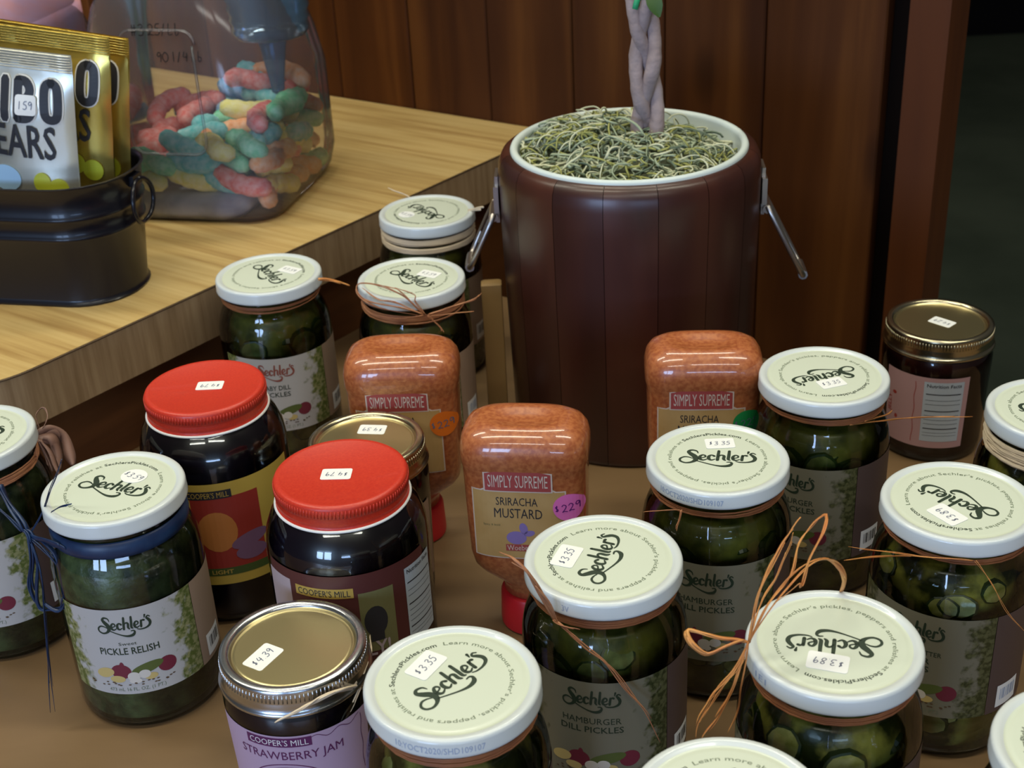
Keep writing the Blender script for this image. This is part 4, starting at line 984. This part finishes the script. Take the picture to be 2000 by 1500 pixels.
obj('tub_wall', MB().loft(rings, 0, True, True).mesh('tub_wall', M_tub, True, 50), tub)
for sx in (1, -1):
    ring_ = [(sx*(109+2+2*abs(sin(t))), 15*sin(t), 68+15*cos(t)-4) for t in [2*PI*i/24 for i in range(25)]]
    obj('ring_handle', MB().tube(ring_, 1.6, 8).mesh('ring_handle', M_tub), tub, None, None, 'black wire ring handle')
    obj('handle_ear', MB().box((sx*109, 0, 79), (5, 12, 7)).mesh('handle_ear', M_tub, False), tub)
M_foil = mat('gold_foil', (.66, .50, .12), .27, .85, bump=.25, bscale=26)
M_foils = mat('gold_foil_with_glare', (.80, .78, .66), .30, .75, bump=.25, bscale=26)  # gold foil of the front bag, its silvery glare put into the base colour
M_pblue = mat('pale_blue_print', (.35, .55, .75), .4); M_pyg = mat('yellow_green_print', (.45, .48, .03), .4)
def sweet_bag(lx0, lx1, ly, z0, z1, m_, label, seed, tilt=R(6), rotz=0., lean=0.):
    W_ = lx1-lx0; H_ = z1-z0; cx = (lx0+lx1)/2
    base = TC+e1*cx+e2*ly; 
    root = thing('sweet_bag', label, 'bag', (base.x, base.y, CT+z0), TUBR+rotz, 'foil sweet bags in the black tub')
    root.rotation_euler = (Matrix.Rotation(TUBR+rotz, 3, 'Z') @ Matrix.Rotation(lean, 3, 'Y')).to_euler()
    rnd = random.Random(seed); nx, nz = 26, 34; V = []; F = []
    SEAL = 13.
    def depth(u, v):
        z = v*H_
        k = max(0., min(1., (H_-SEAL-z)/26.)) * max(0., min(1., z/18.)); e = max(0, 1-abs(2*u-1)**3.2)
        d = 7.0*k**.6*e**.6
        d += 2.6*noise.noise((u*4+seed, v*5, seed*1.))*k + .5*noise.noise((u*14, v*3+seed, 2.))*(1-k)
        return d
    def pos(u, v, side):
        z = v*H_; pinch = 1-.035*math.sin(PI*min(1, max(0, (z)/(H_-SEAL))))
        x = (u-.5)*W_*pinch; y = -side*depth(u, v)
        if z > H_-SEAL: y += .35*math.sin((z-(H_-SEAL))*2*PI/1.9)
        y += z*math.tan(tilt)*.5
        return (x, y, z)
    for side in (1, -1):
        o = len(V)
        for j in range(nz+1):
            v = j/nz if j < 14 else .41+.59*(j-14)/(nz-14)
            for i in range(nx+1): V.append(pos(i/nx, v if j else 0, side))
        for j in range(nz):
            for i in range(nx):
                a = o+j*(nx+1)+i; q = (a, a+1, a+nx+2, a+nx+1); F.append(q if side == 1 else tuple(reversed(q)))
    obj('foil_pouch', MB().add(V, F).mesh('foil_pouch', m_), root)
    seal = MB()
    for k in range(7):
        zz = H_-SEAL+1.4+k*1.7; y0 = zz*math.tan(tilt)*.5
        seal.tube([((u-.5)*W_*.985, y0-.6+.5*noise.noise((u*14, 9., 2.)), zz) for u in [i/12 for i in range(13)]], .55, 5)
    obj('crimped_seal', seal.mesh('crimped_seal', m_), root)
    def pr(name, g, mm_, off=.35, par=None, label_=None):
        VV = []
        for x, z in g[0]:
            u = x/W_+.5; v = z/H_; p = pos(u, v, 1); VV.append((p[0], p[1]-off, p[2]))
        return obj(name, MB().add(VV, g[1]).mesh(name, mm_, False), par or root, None, None, label_)
    xr = W_/2
    hal = strokes([], 1)
    gl = {'H': [[(0, 0), (0, 24)], [(9, 0), (9, 24)], [(0, 12), (9, 12)]], 'A': [[(0, 0), (5, 24), (10, 0)], [(2, 8), (8, 8)]], 'R': [[(0, 0), (0, 24)], [(0, 24), (5.5, 23.4), (8, 18.5), (5.5, 13), (0, 12)], [(4, 12), (9, 0)]], 'I': [[(0, 0), (0, 24)]],
          'B': [[(0, 0), (0, 24)], [(0, 24), (5.5, 23.4), (8, 18.5), (6, 13.5), (1, 12.6)], [(1, 12.4), (7, 11.6), (9.4, 6.2), (6.5, .6), (0, 0)]], 'O': [[(4.6, 24), (.8, 21.5), (0, 12), (.8, 2.5), (4.6, 0), (8.4, 2.5), (9.2, 12), (8.4, 21.5), (4.6, 24)]]}
    adv = {'H': 17, 'A': 17.5, 'R': 17, 'I': 9, 'B': 17.5, 'O': 16.6}
    word = []; x = xr-sum(adv[c] for c in 'HARIBO')-6
    for c in 'HARIBO':
        for st in gl[c]: word.append([(x+a+3.6, b_) for a, b_ in st])
        x += adv[c]
    zb = H_-SEAL-30
    kk = [s_ for s_ in word if min(p[0] for p in s_) > -xr+4]
    out_ = strokes([[(a, b_+zb, 7.6) for a, b_ in s_] for s_ in kk], None, 4); ins_ = strokes([[(a, b_+zb, 5.8) for a, b_ in s_] for s_ in kk], None, 4)
    pr('brand_outline', out_, mat('white_outline_print', (.78, .76, .70), .4), .7); pr('brand_lettering', ins_, M_black, 1.1)
    pr('bag_lettering', xf(text('BEARS', 22, 52, .012), 1, 1, R(-2), xr-39, zb-15), M_black, 1.0)
    pr('printed_oval', merge(ell(11, 9, xr-50, zb-42)), M_pblue, .8)
    pr('printed_fruit_shapes', merge(ell(7, 7.5, xr-13, zb-47), ell(6, 7, xr-24, zb-43)), M_pyg, 1.0)
    return root, pr, xr, zb
b1, pr1, xr1, zb1 = sweet_bag(-42, 73, -20, 4, 174, M_foils, 'front gold foil sweet bag, paled by painted glare, with a square price sticker', 3, R(2), 0, R(6))
st_ = pr1('price_sticker', rect(14, 13, xr1-31, zb1+9, 2, 2.), M_sticker, 1.6, None, 'white price sticker')
pr1('price_writing', xf(hand('159', 5, .5), 1, 1, 0, xr1-31, zb1+9), M_pen, 1.9, st_)
sweet_bag(-29, 87, 0, 6, 182, M_foil, 'gold foil sweet bag standing just behind the front one', 8, R(2), 0, R(7))
sweet_bag(-28, 88, 19.5, 6, 178, M_foil, 'rearmost gold foil sweet bag, only its right edge showing', 12, R(2), 0, R(8))

# ------------------------------------------------------------------ clear candy jars
def candy_jar(c, rot, label, a=80, writing=True):
    root = thing('candy_jar', label, 'jar', (c[0], c[1], CT), rot, 'clear plastic candy jars on the counter')
    secs = [(0, -13, 22), (2, -9, 26), (10, -4, 29), (26, 0, 32), (95, 0, 32), (125, -4, 34), (160, -12, 38), (190, -26, 40), (208, -36, 40), (215, -38, 38), (236, -38, 38)]
    obj('plastic_wall', MB().loft([rrect(a+d, a+d, r, z, 7) for z, d, r in secs], 0, True, False).mesh('plastic_wall', M_plas, True), root)
    fm = MB(); x0, x1, z0, z1 = -30, 30, 58, 150
    rp = rrect(30, 46, 10, 0, 4, 0, 104)
    fm.tube([(x, -a-.4+max(0, (z-110)*.14), z) for x, z, _ in rp]+[(rp[0][0], -a-.4, rp[0][1])], 1.1, 6)
    obj('grip_recess', fm.mesh('grip_recess', M_plas), root)
    # pushed-up base, frosted with sugar
    obj('sugary_base', MB().loft([rrect(a-26, a-19, 20, 1.2, 5, -12, -8), rrect(a-22, a-16, 24, 7, 5, -12, -8), rrect(a-23, a-17, 24, 15, 5, -12, -8), rrect(a-27, a-22, 22, 20, 5, -12, -8), rrect(a-36, a-32, 18, 21, 5, -12, -8), rrect(a-48, a-44, 14, 15, 5, -12, -8)], 0, True, True).mesh('sugary_base', mat('sugar_frosted_plastic', (.30, .32, .38), .6, noise_amt=.15, noise_scale=45, col2=(.52, .54, .60))), root, None, None, 'sugar-frosted jar base')
    obj('screw_collar', MB().lathe([(a-40, 232), (a-36, 234), (a-36, 252), (a-40, 254), (.001, 254)], 48).mesh('screw_collar', M_sticker), root, None, None, 'white screw lid')
    if writing:
        for tx, x, z, h_ in (('#3.25/Lb', 0, 150, 8), ('1/4 Lb', -40, 131, 7), ('.90 1/4 Lb', 16, 131, 7)):
            g = xf(hand(tx, h_, .8, 2.0), 1, 1, R(2), x, z)
            obj('handwriting', MB().add([(x_, -a-.8+max(0, (z_-95)*.14), z_) for x_, z_ in g[0]], g[1]).mesh('handwriting', M_black, False), root)
    return root
JC = Vector((-228, 1078, CT)); JR = R(-14)
candy_jar(JC, JR, 'big clear candy jar of sour gummy worms with handwritten prices')
JC2 = Vector((-420, 1125, CT)); jar2 = candy_jar(JC2, JR, 'clear candy jar of pink sweets behind the sweet bags at the top left', 78, False)
GM = {'red': mat('red_sour_gummy', (.80, .13, .11), .75, noise_amt=.2, noise_scale=190, col2=(.88, .45, .42), bump=.6, bscale=900),
      'green': mat('green_sour_gummy', (.12, .60, .30), .75, noise_amt=.2, noise_scale=190, col2=(.42, .78, .55), bump=.6, bscale=900),
      'teal': mat('teal_sour_gummy', (.08, .50, .52), .75, noise_amt=.2, noise_scale=190, col2=(.38, .70, .72), bump=.6, bscale=900),
      'blue': mat('blue_sour_gummy', (.10, .34, .60), .75, noise_amt=.2, noise_scale=190, col2=(.42, .60, .80), bump=.6, bscale=900),
      'yellow': mat('yellow_sour_gummy', (.85, .78, .18), .75, noise_amt=.2, noise_scale=190, col2=(.92, .88, .50), bump=.6, bscale=900),
      'orange': mat('orange_sour_gummy', (.90, .36, .12), .75, noise_amt=.2, noise_scale=190, col2=(.95, .62, .40), bump=.6, bscale=900),
      'pink': mat('pink_sour_gummy', (.50, .20, .26), .75, noise_amt=.2, noise_scale=190, col2=(.60, .38, .42), bump=.6, bscale=900)}
def worm(kind):
    L_ = (52, 38, 46)[kind]; n = 12; pts = []; rad = []
    for i in range(n+1):
        t = i/n; pts.append(((t-.5)*L_, (9*sin(PI*t)-5, 6*sin(2*PI*t), -8*sin(PI*t)+4)[kind], 2.0*sin(3*t+kind))); rad.append(7.8*(min(1, 5*t+.45, 5*(1-t)+.45))*(1+.07*sin(i*2.4)))
    return pts, rad
wm = {}
for c_, m_ in GM.items():
    for k in range(3):
        p_, r_ = worm(k); wm[c_, k] = MB().tube(p_, r_, 8, up=(0, 0, 1)).mesh('gummy_worm', m_)
rnd = random.Random(21); nG = 0
def gummy(c, jc, x, y, z, ang, el, k, where):
    hl = (26, 19, 23)[k]; ex = abs(cos(ang))*hl+9; ey = abs(sin(ang))*hl+9; lm_ = 76 if z > 24 else 70
    x = max(-(lm_-ex), min(lm_-ex, x)); y = max(-(lm_-ey), min(lm_-ey, y))
    o = obj('gummy_worm', wm[c, k]); v = Vector((x, y, 0)); v.rotate(Matrix.Rotation(JR, 3, 'Z'))
    o.location = ((jc.x+v.x)*MM, (jc.y+v.y)*MM, (CT+z)*MM); o.rotation_euler = (rnd.uniform(-.3, .3), el, ang+JR)
    hz = 'bottom' if z < 36 else ('middle' if z < 50 else 'top'); hx = 'left side' if x < -25 else ('right side' if x > 25 else 'middle'); hy = 'front' if y < 0 else 'back'
    tag(o, 'sugar-dusted %s gummy worm, %s layer, %s at the %s, in the clear jar' % (c, hz, hx, hy), 'candy', '%s gummy worms in the %s layer, %s %s' % (c, hz, hx, hy))
cells = []
for lay in range(5):
    z = 31+lay*13.
    for gx in range(5):
        for gy in range(5):
            x = -54+gx*27+rnd.uniform(-5, 5)+(lay % 2)*6-3; y = -56+gy*28+rnd.uniform(-5, 5)
            lim = 46+10*(x > -15)+ 16*(x > 5)*(y > -30) + 12*(y > 30)
            if z > lim+6: continue
            cells.append((x, y, z, lay))
for k in range(5): cells.append((62, -50+k*25, 13+rnd.uniform(0, 3), 0))
for k in range(3): cells.append((-60, -45+k*30, 14, 0))
for (x, y, z, lay) in cells:
    if lay in (1, 2) and abs(x) < 30 and abs(y) < 30 and lay == 1: continue
    u = x+rnd.uniform(-12, 12)
    c = rnd.choices(['red', 'blue', 'green'], [6, 1, 1])[0] if u < -22 else (rnd.choices(['teal', 'blue', 'green', 'red'], [5, 3, 3, .8])[0] if u < 26 else rnd.choices(['green', 'yellow', 'orange', 'teal', 'red'], [3, 4, 3, 1, 1])[0])
    if y < -40 and u < 0 and lay == 0: c = rnd.choice(['yellow', 'red', 'green'])
    gummy(c, JC, x, y, z, (PI/2 if abs(x) > abs(y) else 0)+rnd.uniform(-.35, .35) if max(abs(x), abs(y)) > 44 else rnd.uniform(0, PI), rnd.uniform(-.22, .22), rnd.randint(0, 2), 'in the big candy jar')
mb = MB(); rings = []
for j in range(15):
    z = 6+j*12.5; k = 1 if j < 12 else (1-.28*(j-11)); rings.append([(x*(k+.05*noise.noise((x*.06, y*.06, z*.05))), y*(k+.05*noise.noise((x*.06, z*.05, y*.06))), z+3*noise.noise((x*.07, y*.07, 5.))) for x, y, _ in rrect(70, 70, 26, z, 7)])
swt = obj('pink_sweets', mb.loft(rings).mesh('pink_sweets', mat('blurred_pink_sweets', (.75, .36, .42), .8, noise_amt=.15, noise_scale=28, col2=(.60, .44, .75), bump=1., bscale=60)), jar2, None, None, 'mass of pink and lilac sweets')
swt['kind'] = 'stuff'
# ribbed blue scoop leaning in the jar
sc = thing('candy_scoop', 'ribbed blue plastic scoop leaning inside the big candy jar', 'scoop', (JC.x+52, JC.y+14, CT+58), JR+R(8))
M_scoop = glass_mat('translucent_blue_plastic', (.45, .60, .75), 1.45, .12, .35, (.16, .30, .44))
pf = []
for i in range(15): pf.append((29+2.0*i/14*3+(1.6 if i % 2 else 0), 66+i*4.2))
obj('scoop_cup', MB().lathe([(0.001, 64), (20, 63), (27, 64)]+pf, 40).mesh('scoop_cup', M_scoop), sc)
obj('scoop_handle', MB().loft([selli(2.5, 1.6, 2.5, -10, 16), selli(6, 2, 2.5, 26, 16), selli(11, 2.5, 2.5, 56, 16), selli(14, 6, 2.5, 66, 16)]).mesh('scoop_handle', M_scoop), sc)
bpy.context.view_layer.update()
